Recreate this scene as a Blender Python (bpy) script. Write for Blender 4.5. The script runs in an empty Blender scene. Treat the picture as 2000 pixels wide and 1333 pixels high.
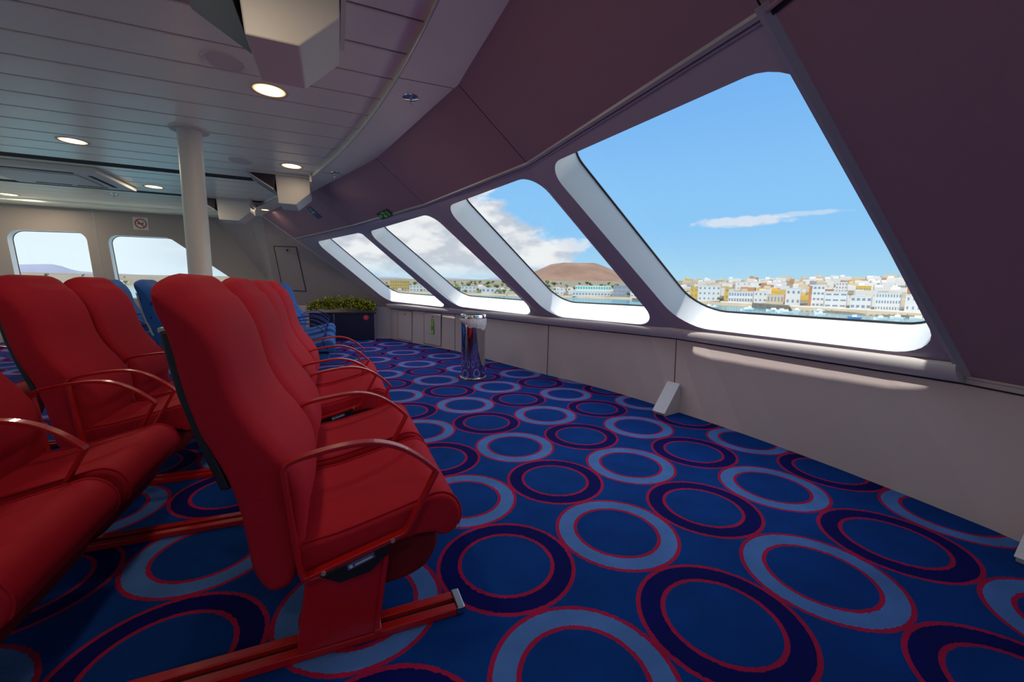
import bpy, math, random
import numpy as np
from mathutils import Vector, Matrix
from mathutils.geometry import tessellate_polygon
random.seed(7)
sc = bpy.context.scene
col = sc.collection
PI = math.pi

# ------------------------------------------------------------------ camera
F, PITCH, ROLL, TH, H = 801.40, .12793484, -.01763009, .40461111, 1.2
cp, sp, cr, sr = math.cos(PITCH), math.sin(PITCH), math.cos(ROLL), math.sin(ROLL)
_r = np.array([1, 0, 0.]); _f = np.array([0, cp, -sp]); _d = np.array([0, -sp, -cp])
RS = np.stack([cr*_r+sr*_d, -sr*_r+cr*_d, _f])
RS = RS @ np.array([[math.cos(TH), math.sin(TH), 0], [-math.sin(TH), math.cos(TH), 0], [0, 0, 1]]).T
CAM = np.array([0, 0, H])

def ray(x, y): return RS.T @ np.array([(x-1000)/F, (y-666.5)/F, 1.])
def onplane(x, y, n, c):
    d = ray(x, y); n = np.asarray(n, float)
    return CAM + d*((c-n@CAM)/(n@d))
def onz(x, y, z=0): return onplane(x, y, (0, 0, 1), z)
def ony(x, y, Y): return onplane(x, y, (0, 1, 0), Y)
def at(x, y, dist):           # point at a horizontal distance along the sight line of a photo position
    d = ray(x, y); return CAM + d*dist/math.hypot(d[0], d[1])

cam = bpy.data.cameras.new('camera'); co = bpy.data.objects.new('camera', cam); col.objects.link(co)
cam.sensor_width = 36; cam.lens = F/2000*36; cam.clip_end = 30000; cam.clip_start = .02
R = RS
co.matrix_world = Matrix(((R[0][0], -R[1][0], -R[2][0], 0), (R[0][1], -R[1][1], -R[2][1], 0),
                          (R[0][2], -R[1][2], -R[2][2], H), (0, 0, 0, 1)))
sc.camera = co

# ------------------------------------------------------------------ materials
def srgb(r, g, b):
    def f(c):
        c /= 255; return c/12.92 if c <= .04045 else ((c+.055)/1.055)**2.4
    return (f(r), f(g), f(b), 1)

def mat(name, c, rough=.6, metal=0, noise=.08, nscale=40, bump=0, bscale=200, spec=.5, sheen=0, emit=None, estr=0, coat=0):
    m = bpy.data.materials.new(name); m.use_nodes = True
    nt = m.node_tree; b = nt.nodes['Principled BSDF']
    tc = nt.nodes.new('ShaderNodeTexCoord'); n = nt.nodes.new('ShaderNodeTexNoise')
    n.inputs['Scale'].default_value = nscale; n.inputs['Detail'].default_value = 3
    nt.links.new(tc.outputs['Object'], n.inputs['Vector'])
    mx = nt.nodes.new('ShaderNodeMix'); mx.data_type = 'RGBA'
    mx.inputs[6].default_value = tuple(x*(1-noise) for x in c[:3])+(1,)
    mx.inputs[7].default_value = tuple(min(1, x*(1+noise)) for x in c[:3])+(1,)
    nt.links.new(n.outputs['Fac'], mx.inputs[0]); nt.links.new(mx.outputs[2], b.inputs['Base Color'])
    b.inputs['Roughness'].default_value = rough; b.inputs['Metallic'].default_value = metal
    b.inputs['Specular IOR Level'].default_value = spec
    if sheen: b.inputs['Sheen Weight'].default_value = sheen
    if coat: b.inputs['Coat Weight'].default_value = coat
    if emit: b.inputs['Emission Color'].default_value = emit; b.inputs['Emission Strength'].default_value = estr
    if bump:
        n2 = nt.nodes.new('ShaderNodeTexNoise'); n2.inputs['Scale'].default_value = bscale
        nt.links.new(tc.outputs['Object'], n2.inputs['Vector'])
        bp = nt.nodes.new('ShaderNodeBump'); bp.inputs['Strength'].default_value = bump; bp.inputs['Distance'].default_value = .01
        nt.links.new(n2.outputs['Fac'], bp.inputs['Height']); nt.links.new(bp.outputs['Normal'], b.inputs['Normal'])
    return m

M = {}
M['red'] = mat('red_fabric', (.36, .008, .020, 1), .75, noise=.08, nscale=30, bump=.08, bscale=300, sheen=.0, spec=.14)
M['red_dark'] = mat('red_pouch', (.13, .002, .006, 1), .8, noise=.2, nscale=20, bump=.5, bscale=25, spec=.3)
M['red_metal'] = mat('red_paint', (.40, .006, .006, 1), .28, noise=.04, spec=.6, coat=.3)
M['blue_metal'] = mat('blue_paint', (.012, .03, .22, 1), .3, noise=.04, spec=.6, coat=.3)
M['black'] = mat('black_plastic', (.008, .008, .010, 1), .45, noise=.1)
M['grey_plastic'] = mat('grey_plastic', (.42, .42, .44, 1), .4, noise=.05)
M['label'] = mat('label_plate', (.09, .09, .22, 1), .4)
M['silver'] = mat('silver_print', (.5, .5, .6, 1), .4)
M['brass'] = mat('bolt_metal', (.75, .68, .5, 1), .3, metal=.8)
M['chrome'] = mat('chrome', (.62, .62, .64, 1), .06, metal=1, noise=.02)
M['steel'] = mat('brushed_steel', (.6, .6, .6, 1), .25, metal=1, noise=.05)
M['beige'] = mat('beige_laminate', (.57, .475, .455, 1), .5, noise=.04, nscale=300, bump=.05, bscale=700)
M['soffit'] = mat('soffit_shade_laminate', (.40, .215, .262, 1), .55, noise=.06, nscale=300, bump=.06, bscale=700)  # shade and carpet bounce on the beige panels put into the colour
M['corner'] = mat('corner_laminate', (.34, .28, .28, 1), .55, noise=.05, nscale=300)
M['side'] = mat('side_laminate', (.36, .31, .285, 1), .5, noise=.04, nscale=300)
M['panel'] = mat('window_panel_laminate', (.50, .40, .47, 1), .45, noise=.03, nscale=200)
M['nosing'] = mat('ledge_nosing', (.70, .65, .63, 1), .4, noise=.02)
M['deck'] = mat('deck_bounce_paint', (.80, .80, .78, 1), .6, noise=.04, nscale=2)
M['white'] = mat('white_paint', (.66, .70, .72, 1), .35, noise=.02, nscale=8)
M['offwhite'] = mat('cream_plastic', (.66, .62, .57, 1), .45, noise=.02)
M['trim'] = mat('aluminium_trim', (.50, .47, .49, 1), .35, metal=.3, noise=.03)
M['ceil'] = mat('ceiling_plank', (.94, .95, .80, 1), .28, metal=.12, noise=.03, nscale=3)
M['dark'] = mat('dark_gap', (.01, .008, .010, 1), .8)
M['gasket'] = mat('window_gasket', (.008, .008, .012, 1), .5)
M['screen'] = mat('dark_screen', (.03, .015, .028, 1), .4, noise=.05)
M['wedge'] = mat('white_speckle', (.62, .62, .66, 1), .5, noise=.35, nscale=160)
M['navy'] = mat('navy_panel', (.006, .008, .028, 1), .4, noise=.1)
M['leafg'] = mat('leaf_green', (.09, .20, .02, 1), .5, noise=.5, nscale=14)
M['leafy'] = mat('leaf_yellow', (.46, .38, .02, 1), .5, noise=.5, nscale=14)
M['soil'] = mat('soil', (.02, .014, .01, 1), .9)
M['redtag'] = mat('red_badge', (.45, .02, .05, 1), .4)
M['bag'] = mat('bin_liner', (.62, .58, .60, 1), .35, noise=.1, nscale=12, bump=.6, bscale=18)
M['signg'] = mat('sign_green', (.02, .10, .03, 1), .4)
M['signl'] = mat('sign_glow', (.34, .72, .14, 1), .4)
M['signb'] = mat('sign_blue', (.012, .06, .16, 1), .4)
M['signp'] = mat('sign_pale', (.45, .52, .58, 1), .4)
M['paper'] = mat('sign_white', (.62, .58, .56, 1), .5)
M['signr'] = mat('sign_red', (.42, .02, .03, 1), .4)
M['bulb_rim'] = mat('lamp_rim', (.9, .6, .3, 1), .4, emit=(1, .50, .13, 1), estr=1.1)
M['bulb'] = mat('lamp_glow', (.9, .8, .6, 1), .4, emit=(1, .72, .36, 1), estr=4)

def blue_fabric():
    m = mat('blue_fabric', (.018, .085, .30, 1), .85, noise=.15, nscale=30, bump=.1, bscale=300, sheen=.06, spec=.25)
    nt = m.node_tree; b = nt.nodes['Principled BSDF']
    src = b.inputs['Base Color'].links[0].from_socket
    tc = nt.nodes.new('ShaderNodeTexCoord'); mp = nt.nodes.new('ShaderNodeMapping'); mp.inputs['Scale'].default_value = (9, 9, 5)
    v = nt.nodes.new('ShaderNodeTexVoronoi'); v.inputs['Scale'].default_value = 1.6
    nt.links.new(tc.outputs['Object'], mp.inputs[0]); nt.links.new(mp.outputs[0], v.inputs['Vector'])
    lt = nt.nodes.new('ShaderNodeMath'); lt.operation = 'LESS_THAN'; lt.inputs[1].default_value = .2
    nt.links.new(v.outputs['Distance'], lt.inputs[0])
    mx = nt.nodes.new('ShaderNodeMix'); mx.data_type = 'RGBA'; mx.inputs[7].default_value = (.006, .02, .14, 1)
    nt.links.new(lt.outputs[0], mx.inputs[0]); nt.links.new(src, mx.inputs[6]); nt.links.new(mx.outputs[2], b.inputs['Base Color'])
    return m
M['blue'] = blue_fabric()

def glass():
    m = bpy.data.materials.new('window_glass'); m.use_nodes = True; nt = m.node_tree; nt.nodes.clear()
    o = nt.nodes.new('ShaderNodeOutputMaterial'); t = nt.nodes.new('ShaderNodeBsdfTransparent'); t.inputs[0].default_value = (.97, .985, .985, 1)
    g = nt.nodes.new('ShaderNodeBsdfGlossy'); g.inputs['Roughness'].default_value = .02
    mx = nt.nodes.new('ShaderNodeMixShader'); mx.inputs[0].default_value = .03
    nt.links.new(t.outputs[0], mx.inputs[1]); nt.links.new(g.outputs[0], mx.inputs[2]); nt.links.new(mx.outputs[0], o.inputs[0])
    return m
M['glass'] = glass()

CARPET_A = math.radians(1.514); CARPET_S = .50289*1.2
_o = np.array([.44987*math.cos(TH)+1.60249*math.sin(TH), -.44987*math.sin(TH)+1.60249*math.cos(TH)])*1.2
def carpet():
    m = bpy.data.materials.new('carpet_rings'); m.use_nodes = True; nt = m.node_tree; L = nt.links.new
    b = nt.nodes['Principled BSDF']; b.inputs['Roughness'].default_value = .95; b.inputs['Specular IOR Level'].default_value = .1
    geo = nt.nodes.new('ShaderNodeNewGeometry')
    sep = nt.nodes.new('ShaderNodeSeparateXYZ'); L(geo.outputs['Position'], sep.inputs[0])
    def mt(op, a, b_=None, c=None):
        n = nt.nodes.new('ShaderNodeMath'); n.operation = op
        for i, v in enumerate((a, b_, c)):
            if v is None: continue
            if isinstance(v, (int, float)): n.inputs[i].default_value = v
            else: L(v, n.inputs[i])
        return n.outputs[0]
    wob = nt.nodes.new('ShaderNodeTexNoise'); wob.inputs['Scale'].default_value = 60; L(geo.outputs['Position'], wob.inputs['Vector'])
    w = mt('MULTIPLY', mt('SUBTRACT', wob.outputs['Fac'], .5), .012)
    x = mt('ADD', mt('SUBTRACT', sep.outputs[0], float(_o[0])), w); y = mt('ADD', mt('SUBTRACT', sep.outputs[1], float(_o[1])), w)
    ca, sa = math.cos(CARPET_A)/CARPET_S, math.sin(CARPET_A)/CARPET_S
    u = mt('ADD', mt('MULTIPLY', x, ca), mt('MULTIPLY', y, sa)); v = mt('SUBTRACT', mt('MULTIPLY', y, ca), mt('MULTIPLY', x, sa))
    iu, iv = mt('ROUND', u), mt('ROUND', v)
    du, dv = mt('SUBTRACT', u, iu), mt('SUBTRACT', v, iv)
    r = mt('MULTIPLY', mt('SQRT', mt('ADD', mt('MULTIPLY', du, du), mt('MULTIPLY', dv, dv))), 2)   # 1 at the outer edge
    par = mt('ABSOLUTE', mt('MODULO', mt('ADD', iu, iv), 2))      # 0 light ring, 1 dark ring
    ring = mt('MULTIPLY', mt('GREATER_THAN', r, .70), mt('LESS_THAN', r, .97))
    r1 = mt('LESS_THAN', mt('ABSOLUTE', mt('SUBTRACT', r, .975)), .028)
    r2 = mt('LESS_THAN', mt('ABSOLUTE', mt('SUBTRACT', r, .675)), .028)
    red = mt('MAXIMUM', r1, r2)
    pile = nt.nodes.new('ShaderNodeTexNoise'); pile.inputs['Scale'].default_value = 260; pile.inputs['Detail'].default_value = 2
    L(geo.outputs['Position'], pile.inputs['Vector'])
    wear = nt.nodes.new('ShaderNodeTexNoise'); wear.inputs['Scale'].default_value = 5; wear.inputs['Detail'].default_value = 5
    L(geo.outputs['Position'], wear.inputs['Vector'])
    def mix(f, a, b_):
        n = nt.nodes.new('ShaderNodeMix'); n.data_type = 'RGBA'
        L(f, n.inputs[0])
        for s, v in ((6, a), (7, b_)):
            if isinstance(v, tuple): n.inputs[s].default_value = v
            else: L(v, n.inputs[s])
        return n.outputs[2]
    base = (.001, .033, .185, 1)
    band = mix(par, (.060, .15, .40, 1), (.002, .004, .085, 1))
    c = mix(ring, base, band); c = mix(red, c, (.30, .008, .05, 1))
    amp = mt('ADD', mt('MULTIPLY', pile.outputs['Fac'], .7), mt('MULTIPLY', wear.outputs['Fac'], .7)); amp = mt('ADD', amp, .3)
    vm = nt.nodes.new('ShaderNodeVectorMath'); vm.operation = 'SCALE'; L(c, vm.inputs[0]); L(amp, vm.inputs['Scale'])
    L(vm.outputs[0], b.inputs['Base Color'])
    bp = nt.nodes.new('ShaderNodeBump'); bp.inputs['Strength'].default_value = .4; bp.inputs['Distance'].default_value = .004
    L(pile.outputs['Fac'], bp.inputs['Height']); L(bp.outputs[0], b.inputs['Normal'])
    return m
M['carpet'] = carpet()

# ------------------------------------------------------------------ mesh helpers
class MB:
    def __init__(s): s.v = []; s.f = []; s.m = []
    def add(s, vs, fs, mi=0):
        o = len(s.v); s.v += [tuple(float(c) for c in v) for v in vs]
        s.f += [tuple(i+o for i in f) for f in fs]; s.m += [mi]*len(fs); return s
    def poly(s, vs, mi=0): return s.add(vs, [tuple(range(len(vs)))], mi)
    def box(s, x0, x1, y0, y1, z0, z1, mi=0):
        return s.add([(x, y, z) for x in (x0, x1) for y in (y0, y1) for z in (z0, z1)],
                     [(0, 1, 3, 2), (4, 6, 7, 5), (0, 4, 5, 1), (2, 3, 7, 6), (0, 2, 6, 4), (1, 5, 7, 3)], mi)
    def obox(s, o, a, b, c, mi=0):      # box from a corner and three edge vectors
        o, a, b, c = (np.asarray(t, float) for t in (o, a, b, c))
        return s.add([o+i*a+j*b+k*c for i in (0, 1) for j in (0, 1) for k in (0, 1)],
                     [(0, 1, 3, 2), (4, 6, 7, 5), (0, 4, 5, 1), (2, 3, 7, 6), (0, 2, 6, 4), (1, 5, 7, 3)], mi)
    def prism(s, prof, vec, mi=0):      # closed 3-D outline extruded along vec
        n = len(prof); p = [np.asarray(q, float) for q in prof]; q = [a+np.asarray(vec, float) for a in p]
        return s.add(p+q, [tuple(range(n))[::-1], tuple(range(n, 2*n))]+[(i, (i+1) % n, n+(i+1) % n, n+i) for i in range(n)], mi)
    def loft(s, rings, cap=True, closed=True, mi=0):
        n = len(rings[0]); fs = []
        for k in range(len(rings)-1):
            for i in range(n if closed else n-1):
                j = (i+1) % n; fs.append((k*n+i, k*n+j, (k+1)*n+j, (k+1)*n+i))
        if cap: fs += [tuple(range(n))[::-1], tuple(range((len(rings)-1)*n, len(rings)*n))]
        return s.add([p for r in rings for p in r], fs, mi)
    def tube(s, pts, r, n=8, closed=False, cap=True, mi=0):
        P = [Vector([float(c) for c in p]) for p in pts]; rings = []; N = len(P); up = None
        for i in range(N):
            t = ((P[(i+1) % N]-P[i-1]) if closed else (P[min(i+1, N-1)]-P[max(i-1, 0)])).normalized()
            if up is None:
                up = Vector((0, 0, 1)) if abs(t.z) < .9 else Vector((0, 1, 0))
            a = t.cross(up).normalized(); b = a.cross(t); up = b
            rr = r[i] if isinstance(r, (list, tuple)) else r
            rings.append([P[i]+a*math.cos(2*PI*k/n)*rr+b*math.sin(2*PI*k/n)*rr for k in range(n)])
        if closed: rings.append(rings[0])
        return s.loft(rings, cap and not closed, True, mi)
    def cyl(s, c, r0, r1, z0, z1, n=32, mi=0):
        return s.loft([[(c[0]+r*math.cos(2*PI*k/n), c[1]+r*math.sin(2*PI*k/n), z) for k in range(n)] for r, z in ((r0, z0), (r1, z1))], True, True, mi)
    def lathe(s, c, prof, n=40, mi=0, cap=True):
        return s.loft([[(c[0]+r*math.cos(2*PI*k/n), c[1]+r*math.sin(2*PI*k/n), c[2]+z) for k in range(n)] for r, z in prof], cap, True, mi)
    def holed(s, outer, holes, mi=0):
        loops = [[Vector([float(c) for c in p]) for p in outer]]+[[Vector([float(c) for c in p]) for p in h] for h in holes]
        tris = tessellate_polygon(loops); flat = [p for l in loops for p in l]
        return s.add(flat, [tuple(t) for t in tris], mi)
    def build(s, name, mats, parent=None, smooth=False, loc=None):
        me = bpy.data.meshes.new(name); me.from_pydata(s.v, [], s.f)
        for m in (mats if isinstance(mats, (list, tuple)) else [mats]): me.materials.append(m)
        for p, i in zip(me.polygons, s.m): p.material_index = i
        if smooth: me.polygons.foreach_set('use_smooth', [True]*len(me.polygons))
        me.update(); o = bpy.data.objects.new(name, me); col.objects.link(o)
        if parent: o.parent = parent
        if loc is not None: o.location = loc
        return o

def fixn(o):        # consistent outward normals
    import bmesh
    bm = bmesh.new(); bm.from_mesh(o.data); bmesh.ops.remove_doubles(bm, verts=bm.verts, dist=1e-5)
    bmesh.ops.recalc_face_normals(bm, faces=bm.faces); bm.to_mesh(o.data); bm.free(); return o
def bevel(o, w, seg=2):
    md = o.modifiers.new('bevel', 'BEVEL'); md.width = w; md.segments = seg; md.limit_method = 'ANGLE'; return o
def autosmooth(o, ang=40):
    import bmesh
    bm = bmesh.new(); bm.from_mesh(o.data)
    for e in bm.edges:
        if len(e.link_faces) == 2: e.smooth = e.calc_face_angle(0) < math.radians(ang)
    for f in bm.faces: f.smooth = True
    bm.to_mesh(o.data); bm.free(); return o
def tag(o, label=None, cat=None, group=None, kind=None):
    if label: o['label'] = label
    if cat: o['category'] = cat
    if group: o['group'] = group
    if kind: o['kind'] = kind
    return o
def struct(o, label=None, cat=None): return tag(o, label, cat, None, 'structure')
def empty(name, loc=(0, 0, 0), rz=0):
    o = bpy.data.objects.new(name, None); col.objects.link(o); o.location = loc; o.rotation_euler = (0, 0, rz); o.empty_display_size = .1; return o
def copy_tree(o, parent=None):
    c = o.copy(); col.objects.link(c)
    if parent: c.parent = parent
    for ch in list(o.children): copy_tree(ch, c)
    return c

def round_poly(P, r, n=8):      # rounded corners of a flat 3-D polygon
    P = [np.asarray(p, float) for p in P]; out = []; N = len(P)
    for i in range(N):
        a, b, c = P[i-1], P[i], P[(i+1) % N]
        u = (a-b)/np.linalg.norm(a-b); v = (c-b)/np.linalg.norm(c-b)
        rr = r[i] if isinstance(r, (list, tuple)) else r
        ang = math.acos(max(-1, min(1, u@v))); t = min(rr/math.tan(ang/2), .45*np.linalg.norm(a-b), .45*np.linalg.norm(c-b)); rr = t*math.tan(ang/2)
        cen = b+(u+v)/np.linalg.norm(u+v)*rr/math.sin(ang/2)
        s0, s1 = b+u*t-cen, b+v*t-cen
        w = math.acos(max(-1, min(1, (s0@s1)/rr/rr)))
        for k in range(n+1):
            q = k/n; out.append(cen+(math.sin((1-q)*w)*s0+math.sin(q*w)*s1)/math.sin(w))
    return out
def spline(pts, closed=False, m=6):
    P = [np.asarray(p, float) for p in pts]; N = len(P); out = []
    for i in range(N if closed else N-1):
        p0, p1, p2, p3 = (P[(i-1) % N], P[i], P[(i+1) % N], P[(i+2) % N]) if closed else (P[max(i-1, 0)], P[i], P[i+1], P[min(i+2, N-1)])
        for k in range(m):
            t = k/m
            out.append(.5*((2*p1)+(p2-p0)*t+(2*p0-5*p1+4*p2-p3)*t*t+(3*p1-p0-3*p2+p3)*t**3))
    if not closed: out.append(P[-1])
    return out

# ------------------------------------------------------------------ hull plan
ZT = 2.6
S = {0: np.array([3.09, 1.032, .772]), 1: np.array([3.147, 3.129, .760]), 2: np.array([2.671, 4.965, .745]),
     3: np.array([2.054, 7.542, .735]), 4: np.array([1.129, 9.665, .730])}
T = {0: np.array([.831, 1.10, ZT]), 1: np.array([.831, 2.969, ZT]), 2: np.array([.461, 4.988, ZT]),
     3: np.array([-.280, 7.152, ZT]), 4: np.array([-1.357, 10.053, ZT])}
YC = 2.05
def mir(p): return np.array([p[0], 2*YC-p[1], p[2]])
for k in (1, 2, 3): S[-k] = mir(S[k+1]); T[-k] = mir(T[k+1])
FL = {k: np.array([v[0], v[1], 0]) for k, v in S.items()}
FL[1] = np.array([3.10, 3.06, 0]); FL[2] = np.array([2.686, 4.998, 0]); FL[3] = np.array([2.05, 7.53, 0]); FL[4] = np.array([1.124, 9.72, 0]); FL[0] = np.array([3.09, .85, 0])
YW = 10.95; YN = 2*YC-YW; XB = -8.0
P2L = np.array([-1.22, 10.68, .73]); L5 = S[4]*.45+P2L*.55; WB = np.array([-1.42, YW, .72])

# floor
f = MB(); f.poly([(XB, YN, 0), (4, YN, 0), (4, YW+.1, 0), (XB, YW+.1, 0)])
struct(f.build('floor', M['carpet']), 'blue carpet with a repeating pattern of light and dark rings outlined in red', 'carpet')

m = MB(); m.box(XB, -5.9, YN, YW, 0, .006); struct(m.build('floor_aft_bounce', mat('aft_bounce_vinyl', (.72, .70, .64, 1), .5)), 'unseen pale aft floor added to bounce light onto the ceiling', 'floor')  # added pale floor, out of view, bouncing light onto the ceiling
# lower wall, facet by facet
chain_f = [(-3, FL[-3])]+[(k, FL[k]) for k in (-2, -1, 0, 1, 2, 3, 4)]
m = MB()
ks = [-3, -2, -1, 0, 1, 2, 3, 4]
for a, b in zip(ks[:-1], ks[1:]):
    N = 6
    for i in range(N):     # the floor edge of the wide panels bows out a little
        t0, t1 = i/N, (i+1)/N
        bow = lambda t: np.array([.07*4*t*(1-t) if a in (0, 1) else 0, 0, 0])
        m.poly([FL[a]*(1-t0)+FL[b]*t0+bow(t0), FL[a]*(1-t1)+FL[b]*t1+bow(t1), S[a]*(1-t1)+S[b]*t1, S[a]*(1-t0)+S[b]*t0])
struct(m.build('wall_front', M['beige']), 'beige laminate dado wall under the slanted windows', 'wall')
m = MB()
lw = [FL[4], np.array([L5[0], L5[1], 0]), np.array([-1.22, 10.68, 0]), np.array([-1.42, YW, 0])]
lt = [S[4], L5, P2L, WB]
for i in range(3): m.poly([lw[i], lw[i+1], lt[i+1], lt[i]])
struct(m.build('wall_corner', M['beige']), 'low beige wall behind the planter', 'wall')

# corner fairings above it
Q = S[4]*(1-.68)+T[4]*.68
A2 = np.array([-1.66, 10.42, ZT]); Bp = np.array([-1.30, 10.6, 1.35])
m = MB(); m.poly([T[4], P2L, L5, Q]); m.poly([T[4], A2, Bp]); m.poly([T[4], Bp, P2L])
struct(m.build('wall_corner_upper', M['corner']), 'slanting mauve corner panel with an access hatch', 'wall')
m = MB(); m.poly([Q, L5, S[4]])
struct(m.build('wall_corner_slope', M['corner']), 'triangular sloping panel above the planter', 'wall')
m = MB(); C1 = np.array([-2.35, YW, ZT]); C2 = np.array([-1.46, YW, 1.315])
m.poly([A2, C1, C2, Bp]); m.poly([Bp, C2, WB, P2L])
struct(m.build('wall_corner_return', M['corner']), 'narrow return between corner panel and side wall', 'wall')

# ------------------------------------------------------------------ slanted windows
WIN = {1: [(1066, 324), (1568, 101), (1841, 699), (1332, 638)], 2: [(868, 405), (1042, 341), (1290, 638), (1075, 618)],
       3: [(716.6, 453.7), (840.5, 417.4), (1054, 617.7), (889.6, 598.6)], 4: [(616, 473), (707.4, 453.8), (881, 602), (756, 588)]}
DEPTH = .27
ZTR = 2.15
def seam_at(k, z):
    t = (z-S[k][2])/(T[k][2]-S[k][2]); return S[k]*(1-t)+T[k]*t
facets = {}
def facet_plane(a, b):
    P = np.array([S[a], S[b], T[a], T[b]]); c = P.mean(0); n = np.linalg.svd(P-c)[2][2]; n = n*np.sign(n[2]); return n, c
wlabels = {1: 'large slanted window at right with the widest town view', 2: 'slanted window showing the brown hill',
           3: 'slanted window beyond the steel bin', 4: 'slanted window nearest the planter'}
def window(idx, a, b, corners, n):
    holes = round_poly(corners, [.20, .22, .26, .30] if idx < 5 else .22, 8)
    ctr = sum(holes)/len(holes)
    holes = holes
    outer = [S[a], S[b], seam_at(b, ZTR), seam_at(a, ZTR)]
    m = MB(); m.holed(outer, [holes])
    w = struct(m.build('window_%d' % idx, M['panel']), wlabels.get(idx, None), 'window')
    dep, fl = (.212, .062) if idx == 1 else (.255, .03)
    lu = (corners[1]-corners[0])/np.linalg.norm(corners[1]-corners[0]); wu = np.linalg.norm(corners[1]-corners[0])
    def outp(p, d):
        return p+n*d+lu*fl*(1 if t_of(p) < .5 else 0)*d/dep
    def t_of(p):
        q = (p-(corners[0]+corners[3])/2); return (q@lu)/wu
    back = [outp(p, dep) for p in holes]
    fr = MB(); fr.loft([holes, back], cap=False)
    lip = round_poly(corners, .24, 8)
    r = fr.build('window_reveal', M['white'], w); autosmooth(r, 50)
    g = MB(); g.tube([outp(p, dep-.006) for p in holes], .009, 6, closed=True)
    g.build('window_gasket', M['gasket'], w)
    p = MB(); p.poly([outp(q, dep-.002) for q in holes]); p.build('window_pane', M['glass'], w)
    return w
for i in (1, 2, 3, 4):
    n, c = facet_plane(i-1, i)
    cs = [onplane(*q, n, n@c) for q in WIN[i]]
    facets[i] = (n, c, cs)
    window(i, i-1, i, cs, n)
# mirrored far facets outside the frame, starboard of the view
for idx, src, a, b in ((5, 3, -2, -1), (6, 4, -3, -2)):
    n, c = facet_plane(a, b); cs = [mir(q) for q in facets[src][2]]
    cs = [q-n*(n@(q-c)) for q in cs]
    window(idx, b, a, cs, n)
m = MB(); m.poly([S[0], S[-1], seam_at(-1, ZTR), seam_at(0, ZTR)])
struct(m.build('wall_front_blank', M['soffit']), 'dark blank panel right of the big window', 'wall')
# upper soffit panels, each facet above the windows
for i, (a, b) in enumerate(((-3, -2), (-2, -1), (-1, 0), (0, 1), (1, 2), (2, 3), (3, 4))):
    m = MB(); g = .004
    def P(k, z, s): return seam_at(k, z)
    d = (S[b]-S[a]); d = d/np.linalg.norm(d)*g
    m.poly([seam_at(a, ZTR)+d, seam_at(b, ZTR)-d, T[b]-d, T[a]+d])
    struct(m.build('wall_soffit_%d' % (i+1), M['soffit']))
m = MB()
for a, b in ((-3, -2), (-2, -1), (-1, 0), (0, 1), (1, 2), (2, 3), (3, 4)):
    n = facet_plane(a, b)[0]*.012
    m.poly([seam_at(a, ZTR)+n, seam_at(b, ZTR)+n, T[b]+n, T[a]+n])
struct(m.build('wall_soffit_backing', M['dark']))
# trims: strip over the windows, strip down the right jamb, rounded ledge
m = MB()
for a, b in ((0, 1), (1, 2), (2, 3), (3, 4)):
    n = facet_plane(a, b)[0]; up = (T[a]-S[a])/np.linalg.norm(T[a]-S[a])
    p, q = seam_at(a, ZTR), seam_at(b, ZTR)
    m.prism([p-up*.010-n*.001, p-up*.004-n*.012, p+up*.012-n*.012, p+up*.022-n*.001], q-p)
    m.prism([p-up*.026-n*.001, p-up*.022-n*.006, p-up*.014-n*.006, p-up*.012-n*.001], q-p)
struct(fixn(m.build('trim_1', M['trim'])), 'aluminium strip running above the slanted windows', 'trim')
m = MB(); n = facet_plane(0, 1)[0]
p, q = seam_at(0, .78), seam_at(0, ZTR+.02); sd = np.array([0, 1., 0])
m.prism([p-n*.001+sd*.022, p-n*.012+sd*.016, p-n*.014-sd*.002, p-n*.004-sd*.03, p-n*.0-sd*.034], q-p)
struct(fixn(m.build('trim_2', M['trim'])), 'aluminium strip down the right side of the big window', 'trim')
m = MB(); n4 = facet_plane(3, 4)[0]
p, q = S[4], seam_at(4, ZTR); sd = (S[3]-S[4])/np.linalg.norm(S[3]-S[4])
m.prism([p-n4*.001+sd*.02, p-n4*.012+sd*.014, p-n4*.012-sd*.01, p-sd*.018], q-p)
struct(fixn(m.build('trim_3', M['trim'])), 'strip down the left side of the window nearest the planter', 'trim')
m = MB()
for a, b in ((0, 1), (1, 2), (2, 3), (3, 4)):
    n = facet_plane(a, b)[0]; p, q = S[a], S[b]
    t = (q-p)/np.linalg.norm(q-p); h = np.cross(t, [0, 0, 1.]); h = h/np.linalg.norm(h); h = h if h[0] < 0 else -h
    up = (T[a]-S[a])/np.linalg.norm(T[a]-S[a]); z = np.array([0, 0, 1.])
    prof = [p-z*.034, p-z*.034+h*.010, p-z*.030+h*.035, p+h*.060-z*.015, p+h*.088+z*.010, p+h*.106+z*.036, p+h*.113+z*.056, p+h*.112+z*.068, p+h*.106+z*.080, p+h*.05+z*.045]
    m.prism(prof, q-p)
struct(autosmooth(fixn(m.build('trim_4', M['nosing'])), 60), 'rounded ledge nosing along the foot of the windows', 'trim')
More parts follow.
